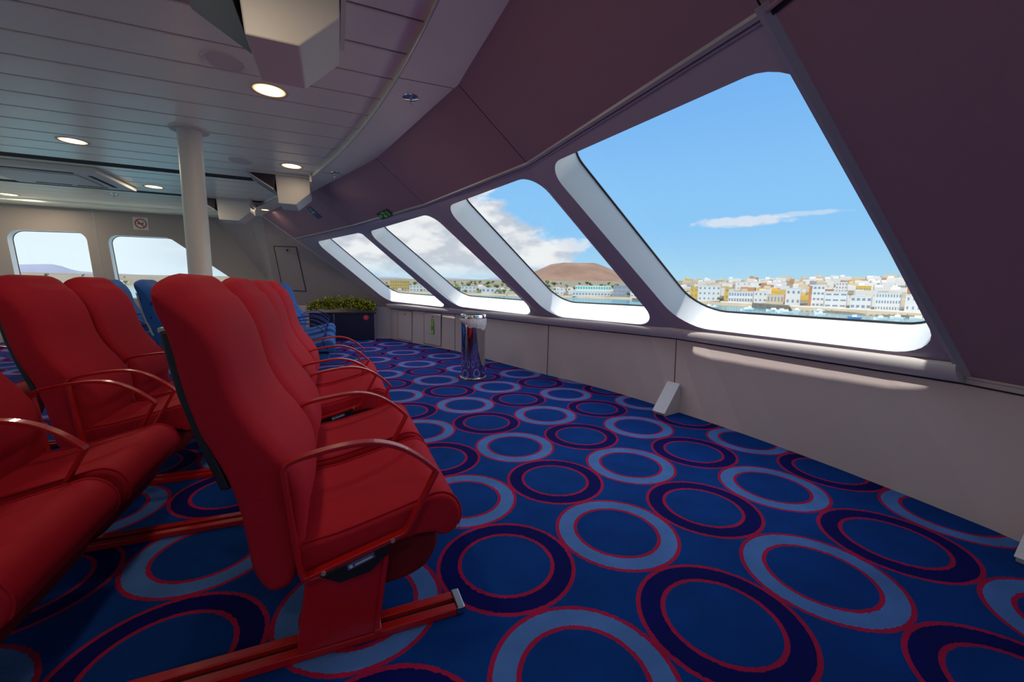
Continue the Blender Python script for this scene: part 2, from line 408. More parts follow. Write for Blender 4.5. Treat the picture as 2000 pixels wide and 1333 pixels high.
# dark shadow joint under the nosing and right-hand ledge
m = MB()
for a, b in ((-1, 0), (0, 1), (1, 2), (2, 3), (3, 4)):
    p, q = S[a]-np.array([0, 0, .044]), S[b]-np.array([0, 0, .044])
    t = (q-p)/np.linalg.norm(q-p); h = np.cross(t, [0, 0, 1.]); h = h if h[0] < 0 else -h
    m.prism([p+h*.002, p+h*.006, p+h*.006+np.array([0, 0, .008]), p+h*.002+np.array([0, 0, .008])], q-p)
struct(m.build('trim_5', M['dark']))
m = MB(); p, q = S[-1], S[0]
t = (q-p)/np.linalg.norm(q-p); h = np.cross(t, [0, 0, 1.]); h = h if h[0] < 0 else -h
m.prism([p-np.array([0, 0, .006]), p-np.array([0, 0, .006])+h*.012, p+h*.012+np.array([0, 0, .006]), p+np.array([0, 0, .006])], q-p)
struct(m.build('trim_6', M['beige']))
# seams of the dado, the blank panel groove
m = MB()
def vseam(p, q, w=.004, off=-.002):
    p, q = np.asarray(p, float), np.asarray(q, float)
    m.obox(p+[off-.004, -w/2, 0], [.008, 0, 0], [0, w, 0], q-p)
for k in (1, 2, 3): vseam(FL[k], S[k]-[0, 0, .02])
struct(m.build('trim_7', M['dark']))
m = MB(); pa, pb = seam_at(0, ZTR), seam_at(-1, ZTR); up = (T[0]-S[0])/np.linalg.norm(T[0]-S[0]); n = facet_plane(-1, 0)[0]
m.prism([pa-n*.002-up*.02, pa-n*.004-up*.02, pa-n*.004-up*.005, pa-n*.002-up*.005], pb-pa)
struct(m.build('trim_8', M['dark']))
m = MB(); m.prism([pa-n*.001+up*-.004, pa-n*.010, pa-n*.010+up*.010, pa-n*.001+up*.014], pb-pa)
struct(fixn(m.build('trim_9', M['soffit'])))
m = MB(); p, q = seam_at(-1, .76), T[-1]; sd = (S[0]-S[-1])/np.linalg.norm(S[0]-S[-1])
struct(m.prism([p-n*.001-sd*.02, p-n*.008-sd*.02, p-n*.008+sd*.02, p-n*.001+sd*.02], q-p).build('trim_10', M['panel']))
m = MB(); struct(m.prism([p-n*.008-sd*.004, p-n*.010-sd*.004, p-n*.010+sd*.004, p-n*.008+sd*.004], q-p).build('trim_11', M['navy']))

# ------------------------------------------------------------------ side wall with two windows
def rev(poly): return poly[::-1]
def side_line(p, q, z):   # extend the photo edge p-q on the side wall down to height z
    a, b = ony(*p, YW), ony(*q, YW); t = (z-a[2])/(b[2]-a[2]); return a+(b-a)*t
w5 = [ony(10, 448.5, YW), ony(167, 453.5, YW), side_line((169.6, 470), (182.4, 540), .85), side_line((13.6, 462), (30, 542), .85)]
w6 = [ony(208.5, 459, YW), ony(330, 464.5, YW), side_line((403, 508.5), (455.5, 544.5), .85), side_line((211, 471.6), (225.6, 548), .85)]
w7 = [p+np.array([-2.35, 0, 0]) for p in w5]
h5, h6, h7 = (round_poly(w5, .18), round_poly(w6, [.16, .22, .1, .16]), round_poly(w7, .18))
m = MB(); m.holed([(XB, YW, 0), (-1.42, YW, 0), WB, C2, C1, (XB, YW, ZT)], [h5, h6, h7])
struct(m.build('wall_left', M['side']), 'beige side wall with two round-cornered windows', 'wall')
for i, hh, lb in ((7, h5, 'round-cornered side window at the far left'), (8, h6, 'side window with a slanted right edge behind the pole'), (9, h7, None)):
    hole = [np.asarray(p) for p in hh]; out = np.array([0, .16, 0])
    m = MB(); m.loft([hole, [p+out for p in hole]], cap=False)
    w = struct(autosmooth(m.build('window_%d' % i, M['white']), 50), lb, 'window')
    g = MB(); g.tube([p+out*.95 for p in hole], .010, 6, closed=True); g.build('window_gasket', M['gasket'], w)
    p = MB(); p.poly([p_+out for p_ in hole]); p.build('window_pane', M['glass'], w)
m = MB()
a, b = ony(180, 411, YW-.003), ony(203, 545, YW-.003)
m.obox(a-[.004, 0, 0], [.008, 0, 0], [0, .004, 0], b-a); struct(m.build('trim_12', M['trim']))
# near side wall (behind the camera) with matching openings, and the rear bulkhead
mw = [[mir(p) for p in h5], [mir(p) for p in h6], [mir(p) for p in h7]]
m = MB(); m.holed([(XB, YN, 0), (4, YN, 0), (4, YN, ZT+.1), (XB, YN, ZT+.1)], mw)
struct(m.build('wall_right', M['beige']))
holes = [round_poly([(XB, y, 2.2), (XB, y+1.8, 2.2), (XB, y+1.8, .12), (XB, y, .12)], .2) for y in np.arange(YN+.5, YW-2, 2.05)]  # unseen aft openings, made tall so sun reaches the bounce floor
m = MB(); m.holed([(XB, YN, 0), (XB, YW, 0), (XB, YW, ZT+.1), (XB, YN, ZT+.1)], holes); struct(m.build('wall_back', M['beige']))
m = MB(); m.poly([S[-3], mir(L5), np.array([mir(L5)[0], mir(L5)[1], 0]), FL[-3]]); m.poly([S[-3], mir(L5), T[-3]]); m.poly([mir(L5), np.array([-1.4, YN, ZT]), T[-3]])
m.poly([mir(L5), np.array([-1.4, YN, ZT]), np.array([-1.4, YN, 0]), np.array([mir(L5)[0], mir(L5)[1], 0])])
struct(m.build('wall_corner_near', M['beige']))

# ------------------------------------------------------------------ ceiling
_ty = [T[k][1] for k in (-3, -2, -1, 0, 1, 2, 3, 4)]; _tx = [T[k][0] for k in (-3, -2, -1, 0, 1, 2, 3, 4)]
_ty = [YN, 2*YC-10.42]+_ty+[10.42, YW]; _tx = [-2.35, -1.66]+_tx+[-1.66, -2.35]
def xroof(y): return float(np.interp(y, _ty, _tx))-.06
ZC = 2.645
_ip = np.array([(.54, 2.05), (.52, 2.185), (.455, 2.7), (.405, 3.295), (.309, 3.96), (.242, 4.283), (.016, 5.376), (-.307, 6.4), (-1.304, 9.051), (-1.93, 10.42)])
_pf = np.polyfit((_ip[:, 1]-YC)**1.0, _ip[:, 0], 3)
inner = [np.array([float(np.polyval(_pf, y-YC)), y]) for y in np.linspace(YC, 10.42, 44)]
innerN = [np.array([p[0], 2*YC-p[1]]) for p in inner][::-1]
edge_out = [T[k][:2] for k in (0, 1, 2, 3, 4)]
m = MB(); PITCHY = .3635; y = 3.20-30*PITCHY
grooves = ((6.93, .11), (8.72, .095), (10.52, .06))
while y < 10.6:
    y1 = y+PITCHY
    segs = [(y+.009, y1-.009)]
    for g, gw in grooves:
        ns = []
        for a, b in segs:
            if g+gw <= a or g-gw >= b: ns.append((a, b))
            else:
                if g-gw > a: ns.append((a, g-gw))
                if g+gw < b: ns.append((g+gw, b))
        segs = ns
    for a, b in segs:
        if b-a > .02 and a > YN:
            m.prism([(XB, a, ZC+.012), (XB, a, ZC+.004), (XB, a+.008, ZC), (XB, b-.008, ZC), (XB, b, ZC+.004), (XB, b, ZC+.012)], (min(xroof(a), xroof(b))-XB, 0, 0))
    y = y1
struct(m.build('ceiling', M['ceil']), 'ceiling of long pale metal planks', 'ceiling')
m = MB()
for g, gw in grooves: m.box(XB, xroof(g+gw)-.02, g-gw-.01, g+gw+.01, ZC+.002, ZC+.02)
struct(m.build('trim_15', M['dark']))
m = MB(); m.poly([(XB, YN, ZC+.05)]+[(xroof(y)+.05, y, ZC+.05) for y in _ty]+[(XB, YW, ZC+.05)]); struct(m.build('ceiling_void', M['dark']))
# curved border band
def band(inn, outp, name):
    m = MB(); n = len(inn)
    # resample outer to same count
    d = [0]
    for a, b in zip(outp[:-1], outp[1:]): d.append(d[-1]+np.linalg.norm(b-a))
    res = []
    for i in range(n):
        s = d[-1]*i/(n-1)
        for k in range(len(d)-1):
            if s <= d[k+1]+1e-9:
                t = (s-d[k])/(d[k+1]-d[k]); res.append(outp[k]*(1-t)+outp[k+1]*t); break
    for i in range(n-1):
        a, b, c, e = inn[i], inn[i+1], res[i+1], res[i]
        m.poly([(*a, ZT), (*b, ZT), (*c, ZT), (*e, ZT)])
        m.poly([(*a, ZT), (*b, ZT), (*b, ZC+.04), (*a, ZC+.04)])
    o = m.build(name, M['ceil']); autosmooth(o, 30); return struct(o)
o = band(inner, [np.array([.85, YC])]+[T[k][:2] for k in (1, 2, 3, 4)]+[np.array([-1.66, 10.42]), np.array([-2.35, YW])], 'ceiling_band'); tag(o, 'smooth curved ceiling border above the windows', 'ceiling')
band(innerN, [np.array([-2.35, YN])]+[T[k][:2] for k in (-3, -2, -1, 0)]+[np.array([.85, YC])], 'ceiling_band_near')
m = MB()
m.poly([(XB, 10.42, ZT), (-1.93, 10.42, ZT), (-2.35, YW, ZT), (XB, YW, ZT)]); m.poly([(XB, 10.42, ZT), (-1.93, 10.42, ZT), (-1.93, 10.42, ZC+.04), (XB, 10.42, ZC+.04)])
struct(m.build('ceiling_edge', M['ceil']))
m = MB()   # thin bright lip that edges the band
m.tube([(p[0]-.004, p[1], ZT+.004) for p in inner], .007, 6); struct(m.build('trim_13', M['trim']))
m = MB()
for y in (3.05, 5.9): 
    xi = .44 if y < 4 else -.12
    m.obox((xi, y, ZT-.001), (.55, -.02, 0), (0, .005, 0), (0, 0, .003))
struct(m.build('trim_14', M['dark']))

# ------------------------------------------------------------------ pole
m = MB(); m.cyl((-1.235, 5.02), .098, .098, 0, ZC+.01, 40)
pole = tag(autosmooth(m.build('support_pole', M['offwhite'])), 'tall round cream support pole between floor and ceiling', 'pole')
m = MB(); m.lathe((-1.235, 5.02, ZC-.012), [(.10, 0), (.155, 0), (.158, .006), (.158, .012), (.10, .014)], 40); autosmooth(m.build('collar', M['offwhite'], pole))

# ------------------------------------------------------------------ seats
def offset_prof(P, d):      # inset a closed 2-D outline
    n = len(P); out = []
    area = sum(P[i][0]*P[(i+1) % n][1]-P[(i+1) % n][0]*P[i][1] for i in range(n)); sg = 1 if area > 0 else -1
    for i in range(n):
        t = P[(i+1) % n]-P[i-1]; t = t/(np.linalg.norm(t)+1e-9); out.append(P[i]+d*sg*np.array([-t[1], t[0]]))
    return out
def pillow(prof, w, ry, rd, shape=None, nmid=10):
    """side outline (x,z) spread over the width w; the long edges are rounded ry across and rd deep"""
    prof = [np.asarray(p, float) for p in prof]; rings = []
    st = []
    for k in range(7):
        a = k/6*PI/2; st.append((-w/2+ry-ry*math.cos(a), rd*(1-math.sin(a))))
    for k in range(1, nmid): st.append((-w/2+ry+(w-2*ry)*k/nmid, 0))
    st += [(-y, d) for y, d in st[:7][::-1]]
    for y, d in st:
        pr = offset_prof(prof, d) if d > 1e-6 else prof
        t = 2*y/w; ring = []
        for p in pr:
            dx, dz = shape(p, t) if shape else (0, 0)
            ring.append((p[0]+dx, y, p[1]+dz))
        rings.append(ring)
    m = MB(); m.loft(rings, cap=False)
    n = len(prof)
    for ring in (rings[0], rings[-1]):
        m.add(ring, [tuple(t) for t in tessellate_polygon([[Vector((p[0], p[2], 0)) for p in ring]])])
    return m
back_side = spline([(-.20, .262), (-.243, .34), (-.26, .48), (-.295, .64), (-.345, .775), (-.376, .90), (-.392, 1.0), (-.402, 1.09), (-.416, 1.17), (-.412, 1.225), (-.375, 1.228),
                    (-.325, 1.16), (-.288, 1.08), (-.265, .98), (-.245, .89), (-.205, .80), (-.145, .71), (-.10, .62), (-.088, .52), (-.098, .40), (-.13, .28)], True, 4)
seat_side = spline([(-.14, .335), (-.13, .385), (.0, .405), (.13, .435), (.25, .465), (.33, .482), (.385, .455), (.41, .395), (.392, .335), (.345, .318), (.30, .336), (.22, .335), (.05, .305), (-.08, .285)], True, 4)
arm_pts = [(-.092, .307), (-.11, .34), (-.135, .60), (-.14, .655), (-.118, .684), (.0, .708), (.10, .712), (.18, .690), (.25, .645), (.312, .585), (.262, .49), (.214, .40), (.195, .385)]
def arm_mesh(y):
    P = []
    pts = [np.array(p) for p in arm_pts]
    up = spline(pts[:4], m=3)[:-1]+spline(pts[3:10], m=6)+spline(pts[10:], m=2)
    m = MB(); n = len(up); rings = []
    for i in range(n):
        t = up[(i+1) % n]-up[i-1]; t = t/np.linalg.norm(t); nn = np.array([-t[1], t[0]])
        c = up[i]; h, wd = .0065, .017
        rings.append([(c[0]+nn[0]*a*h, y+b*wd, c[1]+nn[1]*a*h) for a, b in ((1, 1), (1, -1), (-1, -1), (-1, 1))])
    rings.append(rings[0]); m.loft(rings, cap=False); return m
SEATW = .60
def make_seat(kind, label, arms=(-1, 1)):
    fab, met = (M['red'], M['red_metal']) if kind == 'red' else (M['blue'], M['blue_metal'])
    root = tag(empty('passenger_seat'), label, 'seat')
    def bul(p, t):
        k = max(0, (abs(t)-.45)/.55)**2
        hz = max(0, (p[1]-1.02)/.2)
        return (.016*(1-t*t) if p[0] > -.33 and p[1] > .5 else 0)-.02*k*hz, -.045*k*hz-.008
    autosmooth(fixn(pillow(back_side, SEATW, .06, .032, bul).build('backrest', fab, root, True)), 50)
    sh = MB()
    R_in = [(-.293, .60), (-.343, .765), (-.374, .89), (-.392, 1.0), (-.402, 1.07)]
    P = [(x-.016, z) for x, z in R_in]+[(x+.01, z) for x, z in R_in[::-1]]
    sh.prism([(x, -SEATW/2+.03, z) for x, z in P], (0, SEATW-.06, 0))
    shell = bevel(fixn(sh.build('back_shell', M['black'] if kind == 'red' else M['grey_plastic'], root)), .006)
    cpm = MB(); cpm.obox((-.422, -.26, 1.066), (.018, 0, 0), (0, .52, 0), (0, 0, .012)); cpm.build('shell_cap', M['grey_plastic'], shell)
    autosmooth(fixn(pillow(seat_side, SEATW-.02, .022, .018, None).build('seat_cushion', fab, root, True)), 50)
    for s_ in (-1, 1):
        pp_ = MB(); pp_.tube([(x, s_*(SEATW/2-.024), z+.001) for x, z in [(p[0], p[1]) for p in seat_side[4:32]]], .0045, 6)
        autosmooth(pp_.build('piping', fab, root), 80)
    pm = MB()
    prof = spline([(.02, .30), (.02, .20), (.10, .155), (.24, .165), (.315, .22), (.325, .31), (.18, .315)], True, 4)
    fixn(pillow(prof, SEATW-.10, .03, .02).build('seat_pouch', M['red_dark'] if kind == 'red' else M['blue'], root, True))
    for s in arms:
        y = s*.322
        a = arm_mesh(y).build('armrest', met, root); bevel(fixn(a), .003)
        for bx, bz in ((-.045, .317), (.163, .376)):
            b = MB(); ring = [(bx+.007*math.cos(k*PI/5), y+s*.022, bz+.007*math.sin(k*PI/5)) for k in range(10)]
            b.prism(ring, (0, -s*.01, 0)); fixn(b.build('bolt', M['brass'], a))
    # pedestal under the near side and bracket
    ped = MB()
    y0 = -.30 if len(arms) == 1 else .03
    ped.prism([(-.135, y0, .03), (.105, y0, .03), (.145, y0, .30), (-.10, y0, .28)], (0, .06, 0))
    ped.box(.10, .125, y0-.012, y0+.072, .03, .05)
    pd = bevel(fixn(ped.build('pedestal', met, root)), .006)
    fl = MB(); fl.prism([(.098, y0-.01, .03), (.112, y0-.01, .03), (.152, y0-.01, .30), (.136, y0-.01, .30)], (0, .08, 0)); fixn(fl.build('pedestal_flange', met, pd))
    if len(arms) == 1:
     br = MB(); br.prism([(-.06, y0-.028, .30), (.16, y0-.028, .365), (.15, y0-.028, .325), (.09, y0-.028, .275), (.0, y0-.028, .262)], (0, .02, 0))
     bk = bevel(fixn(br.build('bracket_cover', M['black'], root)), .004)
     lb = MB(); lb.prism([(.025, y0-.030, .300), (.108, y0-.030, .325), (.104, y0-.030, .345), (.021, y0-.030, .320)], (0, .002, 0)); lp = fixn(lb.build('maker_label', M['label'], bk))
     ds = MB(); ds.prism([(.034+.006*math.cos(k*PI/5), y0-.032, .3125+.006*math.sin(k*PI/5)) for k in range(10)], (0, .002, 0))
     ds.prism([(.047, y0-.032, .3128), (.100, y0-.032, .3288), (.099, y0-.032, .3338), (.046, y0-.032, .3178)], (0, .002, 0)); fixn(ds.build('label_print', M['silver'], lp))
    bm_ = MB(); bm_.box(.0, .05, -.30, .30, .25, .29); bm_.build('cross_beam', M['black'], root)
    return root
protos = {}
for kd in ('red', 'blue'):
    protos[kd, 2] = make_seat(kd, 'seat', (-1, 1)); protos[kd, 1] = make_seat(kd, 'seat', (-1,))
used = set()
def place(kd, x, y, arms, label, group):
    p = protos[kd, arms]
    if (kd, arms) not in used: o = p; used.add((kd, arms))
    else: o = copy_tree(p)
    o.location = (x, y, 0); o['label'] = label; o['group'] = group; return o
RG, BG = 'red seats in rows facing the windows', 'blue seats in rows beyond the red ones'
XA = -.02
place('red', XA, 1.632, 1, 'red passenger seat in front, nearest, with the full armrest loop and pedestal in view', RG)
place('red', XA, 2.277, 2, 'red passenger seat right beside the nearest front-row seat', RG)
place('red', XA-.06, 3.24, 1, 'third red seat of the front row, beyond the gap in the row', RG)
place('red', XA-.06, 3.885, 2, 'last red seat of the front row, next to the blue seats', RG)
xb = XA-1.165
place('red', xb, 1.632, 1, 'red seat cut by the bottom left corner, nearest in the second row', RG)
place('red', xb, 2.277, 2, 'red second-row seat at left edge whose cushion juts out under an armrest', RG)
place('red', xb, 3.20, 1, 'tall red second-row seat left of the pole, leftmost full backrest', RG)
place('red', xb, 3.845, 2, 'red second-row seat whose backrest stands before the gap between side windows', RG)
xc = xb-1.165
place('red', xc, 3.20, 1, 'red third-row seat at left edge behind the tall red backrest', RG)
place('red', xc, 3.845, 2, 'red third-row seat mostly hidden behind the second row', RG)
XU = -.44
for r, (names) in enumerate((('nearest blue front-row seat with a pale lit cushion', 'second blue front-row seat just behind the lit cushion', 'third blue seat of the front row towards the planter', 'farthest blue seat of the front row'),
                    ('blue second-row seat left of the pole with a patterned back', 'blue second-row seat just right of the patterned one, beside the pole', 'third blue seat of the second row, hidden behind red backrests', 'fourth blue seat of the second row, hidden behind red backrests'),
                    ('blue third-row seat at the left edge behind the red backrest', 'blue third-row seat peeping beside a red headrest', 'third blue seat of the third row', 'fourth blue seat of the third row'))):
    for (y, a), nm in zip(((6.05, 1), (6.695, 2), (7.64, 1), (8.285, 2)), names):
        place('blue', XU-1.165*r, y, a, nm, BG)
# floor tracks
for y, x1, lb in ((1.38, .40, 'red floor track with a chrome end under the nearest seat'), (2.335, -.02, 'red floor track between the two nearest rows of seats'),
                  (3.0, -.06, 'red floor track under the third front-row seat'), (3.95, -.06, 'red floor track under the last red seat')):
    m = MB()
    for s in (-1, 1): m.box(-4.2, x1-.03, y+s*.030-.017, y+s*.030+.017, 0, .028)
    m.box(-4.2, x1-.03, y-.02, y+.02, 0, .008)
    t = tag(bevel(m.build('floor_track', M['red_metal']), .004), lb, 'floor track', 'floor tracks the seats are bolted to')
    m = MB(); m.box(-4.19, x1-.035, y-.013, y+.013, .008, .0095); m.build('track_slot', M['dark'], t)
    m = MB(); m.box(x1-.03, x1, y-.05, y+.05, 0, .032); bevel(m.build('end_cap', M['steel'] if y < 2 else M['red_metal'], t), .004)
# ------------------------------------------------------------------ steel bin
bc = (1.655, 5.17)
m = MB(); R_ = .158
m.lathe((bc[0], bc[1], 0), [(.172, 0), (.178, .006), (.176, .02), (.160, .026)], 56)
binr = tag(autosmooth(m.build('waste_bin', M['steel'])), 'tall polished steel waste bin with a liner, standing by the dado wall', 'bin')
m = MB(); m.lathe((bc[0], bc[1], 0), [(R_, .022), (R_, .835), (R_-.006, .835), (R_-.006, .60)], 64, cap=False); autosmooth(m.build('bin_body', M['chrome'], binr))
m = MB(); m.lathe((bc[0], bc[1], 0), [(R_+.004, .800), (R_+.007, .803), (R_+.007, .846), (R_+.004, .850), (R_-.012, .850), (R_-.012, .80)], 64, cap=False); autosmooth(m.build('bin_ring', M['chrome'], binr))
m = MB(); rings = []
N = 64
for j in range(9):
    q = j/8; ring = []
    for k in range(N):
        a = 2*PI*k/N
        # the liner hangs low on the camera's left and rises to the right
        side = math.cos(a-math.atan2(-bc[1], -bc[0])-.9)
        drop = .085+.055*side+.010*math.sin(5*a)+.006*math.sin(11*a)
        rr = R_+.006+.010*math.sin(q*PI)+.004*math.sin(9*a+3*q)+.0025*math.sin(23*a)
        ring.append((bc[0]+rr*math.cos(a), bc[1]+rr*math.sin(a), .805-drop*q))
    rings.append(ring)
m.loft(rings, cap=False); autosmooth(m.build('bin_liner', M['bag'], binr), 80)

# ------------------------------------------------------------------ planter
pr = empty('planter_box', (.362, 9.665, 0), -.10); tag(pr, 'long dark planter box full of yellow-green plants in the far corner', 'planter')
px0, px1, pd0, pd1, ph = -.90, .428, -.09, .10, .585
m = MB(); m.box(px0, px1, pd0, pd1, .01, ph); bevel(m.build('box_body', M['navy'], pr), .004)
m = MB(); m.box(px0-.018, px1+.018, pd0-.018, pd1+.012, ph, ph+.022); bevel(m.build('rim', M['black'], pr), .004)
for x in (-.427, px1-.02):
    m = MB(); m.box(x-.003, x+.023, pd0-.006, pd0+.02, 0, ph); m.build('corner_post', M['steel'], pr)
m = MB(); m.prism([(.235+.058*math.cos(k*PI/12), pd0-.003, .535+.058*math.sin(k*PI/12)-.03) for k in range(24)], (0, -.006, 0)); bd = fixn(m.build('badge', M['redtag'], pr))
m = MB(); m.obox((.215, pd0-.011, .498), (.04, 0, .016), (0, .001, 0), (0, 0, .008)); m.build('badge_mark', M['silver'], bd)
m = MB(); m.poly([(px0, pd0, ph+.01), (px1, pd0, ph+.01), (px1, pd1, ph+.01), (px0, pd1, ph+.01)]); m.build('soil', M['soil'], pr)
m = MB(); rnd = random.Random(3)
for i in range(620):
    x = rnd.uniform(px0-.02, px1+.0); y = rnd.uniform(pd0, pd1); hh = .14+.25*(1-abs((x+.23)/.75)**3)*rnd.uniform(.4, 1)
    a0 = rnd.uniform(0, 2*PI)
    bx, by = x, y
    for l in range(5):
        a = a0+l*1.26+rnd.uniform(-.3, .3); z0 = ph+hh*rnd.uniform(.35, 1); ln = rnd.uniform(.06, .12); wd = .011; up = rnd.uniform(-.15, .8)
        d = np.array([math.cos(a), math.sin(a), 0]); s = np.array([-d[1], d[0], 0])*wd; o = np.array([bx, by, z0])
        mid = o+d*ln*.55+np.array([0, 0, ln*up*.6]); tip = o+d*ln+np.array([0, 0, ln*up*.55-.02])
        m.add([o, mid+s, tip, mid-s], [(0, 1, 2, 3)], 1 if rnd.random() < .55 else 0)
tag(m.build('foliage', [M['leafg'], M['leafy']], pr), kind='stuff')

# ------------------------------------------------------------------ wedges at the wall
def wedge(p_wall, tdir, label, s=1.):
    t = np.array(tdir, float); t /= np.linalg.norm(t); nrm = np.cross(t, [0, 0, 1.]); nrm = nrm if nrm[0] < 0 else -nrm
    o = np.array(p_wall, float)
    m = MB(); w = .13*s
    m.prism([o-nrm*-.002, o+nrm*.235*s, o+nrm*.245*s+[0, 0, .02], o+nrm*.03*s+[0, 0, .285*s], o+nrm*.002+[0, 0, .285*s]], t*w)
    r = tag(fixn(m.build('wall_wedge', M['beige'])), label, 'wedge box')
    f = MB(); a = o+nrm*.247*s+[0, 0, .022]; b = o+nrm*.024*s+[0, 0, .292*s]; d = b-a; nn = np.cross(d, t); nn /= np.linalg.norm(nn); nn = nn if nn[2] > 0 else -nn
    f.obox(a-t*.004, t*(w+.008), d, nn*.008); fixn(f.build('speckled_face', M['wedge'], r))
    return r
tw = FL[1]-FL[2]; tw = tw/np.linalg.norm(tw)
wedge(FL[1]+np.array([-.004, 0, 0])-tw*.06, tw, 'white sloping wedge box against the wall under the big window')
wedge(np.array([3.06, .56, 0]), np.array([-.02, 1, 0]), 'white sloping wedge box cut by the right edge of the photo')

# ------------------------------------------------------------------ hatches and signs
def on_wall(a, b, x, y):     # photo position on the dado facet a-b
    n = np.cross(FL[b]-FL[a], S[b]-FL[a]); n /= np.linalg.norm(n); return onplane(x, y, n, n@FL[a]), n
def quad_on(n, c, pts): return [onplane(*q, n, c) for q in pts]
def frame_line(m, P, w, n):
    P = [np.asarray(p, float) for p in P]
    for i in range(len(P)):
        a, b = P[i], P[(i+1) % len(P)]; t = (b-a)/np.linalg.norm(b-a); s = np.cross(t, n)
        m.obox(a-s*w/2, b-a, s*w, n*.004)
def facing(n, p):
    n = np.asarray(n, float); return n if n@(CAM-np.asarray(p)) > 0 else -n
nW = np.cross(FL[4]-FL[3], S[4]-FL[3]); nW /= np.linalg.norm(nW); nW = facing(nW, FL[3]); cW = nW@((FL[3]+FL[4]+S[3]+S[4])/4)
pl = {}
for pts, lb in (([(778, 607), (805.5, 608.5), (805.5, 667), (778, 662)], 'access hatch in the dado wall next to the planter'), ([(829, 611.5), (862, 614), (862, 677), (829, 671)], 'access hatch in the dado wall with a green sign')):
    P = [p+nW*.006 for p in quad_on(nW, cW, pts)]
    m = MB(); m.prism(P, nW*.004); h = tag(fixn(m.build('access_hatch', M['beige'])), lb, 'hatch', 'access hatches in the dado')
    m = MB(); frame_line(m, [p+nW*.002 for p in P], .008, nW); m.build('hatch_edge', M['dark'], h)
    lc = (P[0]+P[1])/2-np.array([0, 0, .05]); m = MB(); m.obox(lc, (P[1]-P[0])/np.linalg.norm(P[1]-P[0])*.014, [0, 0, -.03], nW*.012); m.build('latch', M['black'], h)
    pl[lb] = (P, lc)
# green sign with two pictograms on the second hatch
P, lc = pl['access hatch in the dado wall with a green sign']
uu = (P[1]-P[0])/np.linalg.norm(P[1]-P[0]); c0 = (P[0]+P[1])/2+np.array([0, 0, -.115])+nW*.006
def sq(m, o, u, v, n, x0, y0, x1, y1, th=.002): m.obox(o+u*x0+v*y0, u*(x1-x0), v*(y1-y0), n*th)
Z = np.array([0, 0, 1.])
m = MB(); sq(m, c0, uu, -Z, nW, -.05, 0, .05, .29, .003); sg = tag(m.build('safety_sign', M['signg']), 'small green vertical safety sign on the dado hatch', 'sign')
m = MB(); o2 = c0+nW*.004
sq(m, o2, uu, -Z, nW, -.043, .008, .043, .138); sq(m, o2, uu, -Z, nW, -.043, .152, .043, .282); m.build('sign_field', M['signl'], sg)
m = MB(); o3 = c0+nW*.0065
for k in range(1): 
    sq(m, o3, uu, -Z, nW, -.007, .016, .007, .03); sq(m, o3, uu, -Z, nW, -.018, .034, .018, .042); sq(m, o3, uu, -Z, nW, -.008, .034, .008, .07); sq(m, o3, uu, -Z, nW, -.010, .07, -.003, .108); sq(m, o3, uu, -Z, nW, .003, .07, .010, .108)
    sq(m, o3, uu, -Z, nW, -.018, .14, -.010, .232); sq(m, o3, uu, -Z, nW, -.004, .16, .006, .232); sq(m, o3, uu, -Z, nW, .012, .14, .02, .21)
m.build('sign_pictogram', M['signg'], sg)
# green four-field direction sign on the soffit above the third window
n3, c3, _ = facets[3]; n3 = n3; off = -.012
P = [onplane(*q, n3, n3@c3+off) for q in ((734, 418), (754.5, 409), (767.5, 421), (747, 429.5))]
m = MB(); m.prism(P, n3*.004); sg = tag(fixn(m.build('exit_sign', M['signg'])), 'black and green emergency direction sign on the sloping panel', 'sign')
ex, ey = P[1]-P[0], P[3]-P[0]; nn = -n3
m = MB()
def cell(x0, y0, x1, y1, dz=.002): m.obox(P[0]+ex*x0+ey*y0+nn*dz, ex*(x1-x0), ey*(y1-y0), nn*.001)
def cpoly(pts, dz=.002): m.poly([P[0]+ex*a+ey*b+nn*dz for a, b in pts])
# arrow, figure on stairs, ring
cpoly([(.06, .5), (.17, .2), (.17, .38), (.30, .38), (.30, .62), (.17, .62), (.17, .8)])
cpoly([(.38, .12), (.58, .12), (.62, .2), (.62, .42), (.46, .62), (.62, .62), (.62, .88), (.38, .88), (.38, .62), (.52, .42), (.52, .28), (.46, .28), (.46, .36), (.38, .36)])
for k in range(14):
    a0, a1 = k*2*PI/14, (k+1)*2*PI/14
    cpoly([(.82+.10*math.cos(a0), .5+.34*math.sin(a0)), (.82+.10*math.cos(a1), .5+.34*math.sin(a1)), (.82+.05*math.cos(a1), .5+.17*math.sin(a1)), (.82+.05*math.cos(a0), .5+.17*math.sin(a0))])
m.build('sign_pictogram', M['signl'], sg)
# narrow blue sign on the soffit above the fourth window
n4_, c4_, _ = facets[4]
P = [onplane(*q, n4_, n4_@c4_-.012) for q in ((598, 405.5), (605.5, 403), (629, 425), (620.5, 428.5))]
m = MB(); m.prism(P, n4_*.004); sg = tag(fixn(m.build('notice_sign', M['signb'])), 'narrow blue notice on the sloping panel below the ceiling cabinet', 'sign')
m = MB(); ex, ey = P[3]-P[0], P[1]-P[0]; nn = -n4_
for k in range(12):
    a0, a1 = k*2*PI/12, (k+1)*2*PI/12
    m.poly([P[0]+ex*.45+ey*.5+nn*.002, P[0]+ex*(.45+.09*math.cos(a0))+ey*(.5+.32*math.sin(a0))+nn*.002, P[0]+ex*(.45+.09*math.cos(a1))+ey*(.5+.32*math.sin(a1))+nn*.002])
m.obox(P[0]+ex*.08+ey*.42+nn*.002, ex*.25, ey*.16, nn*.001); m.build('sign_pictogram', M['signp'], sg)
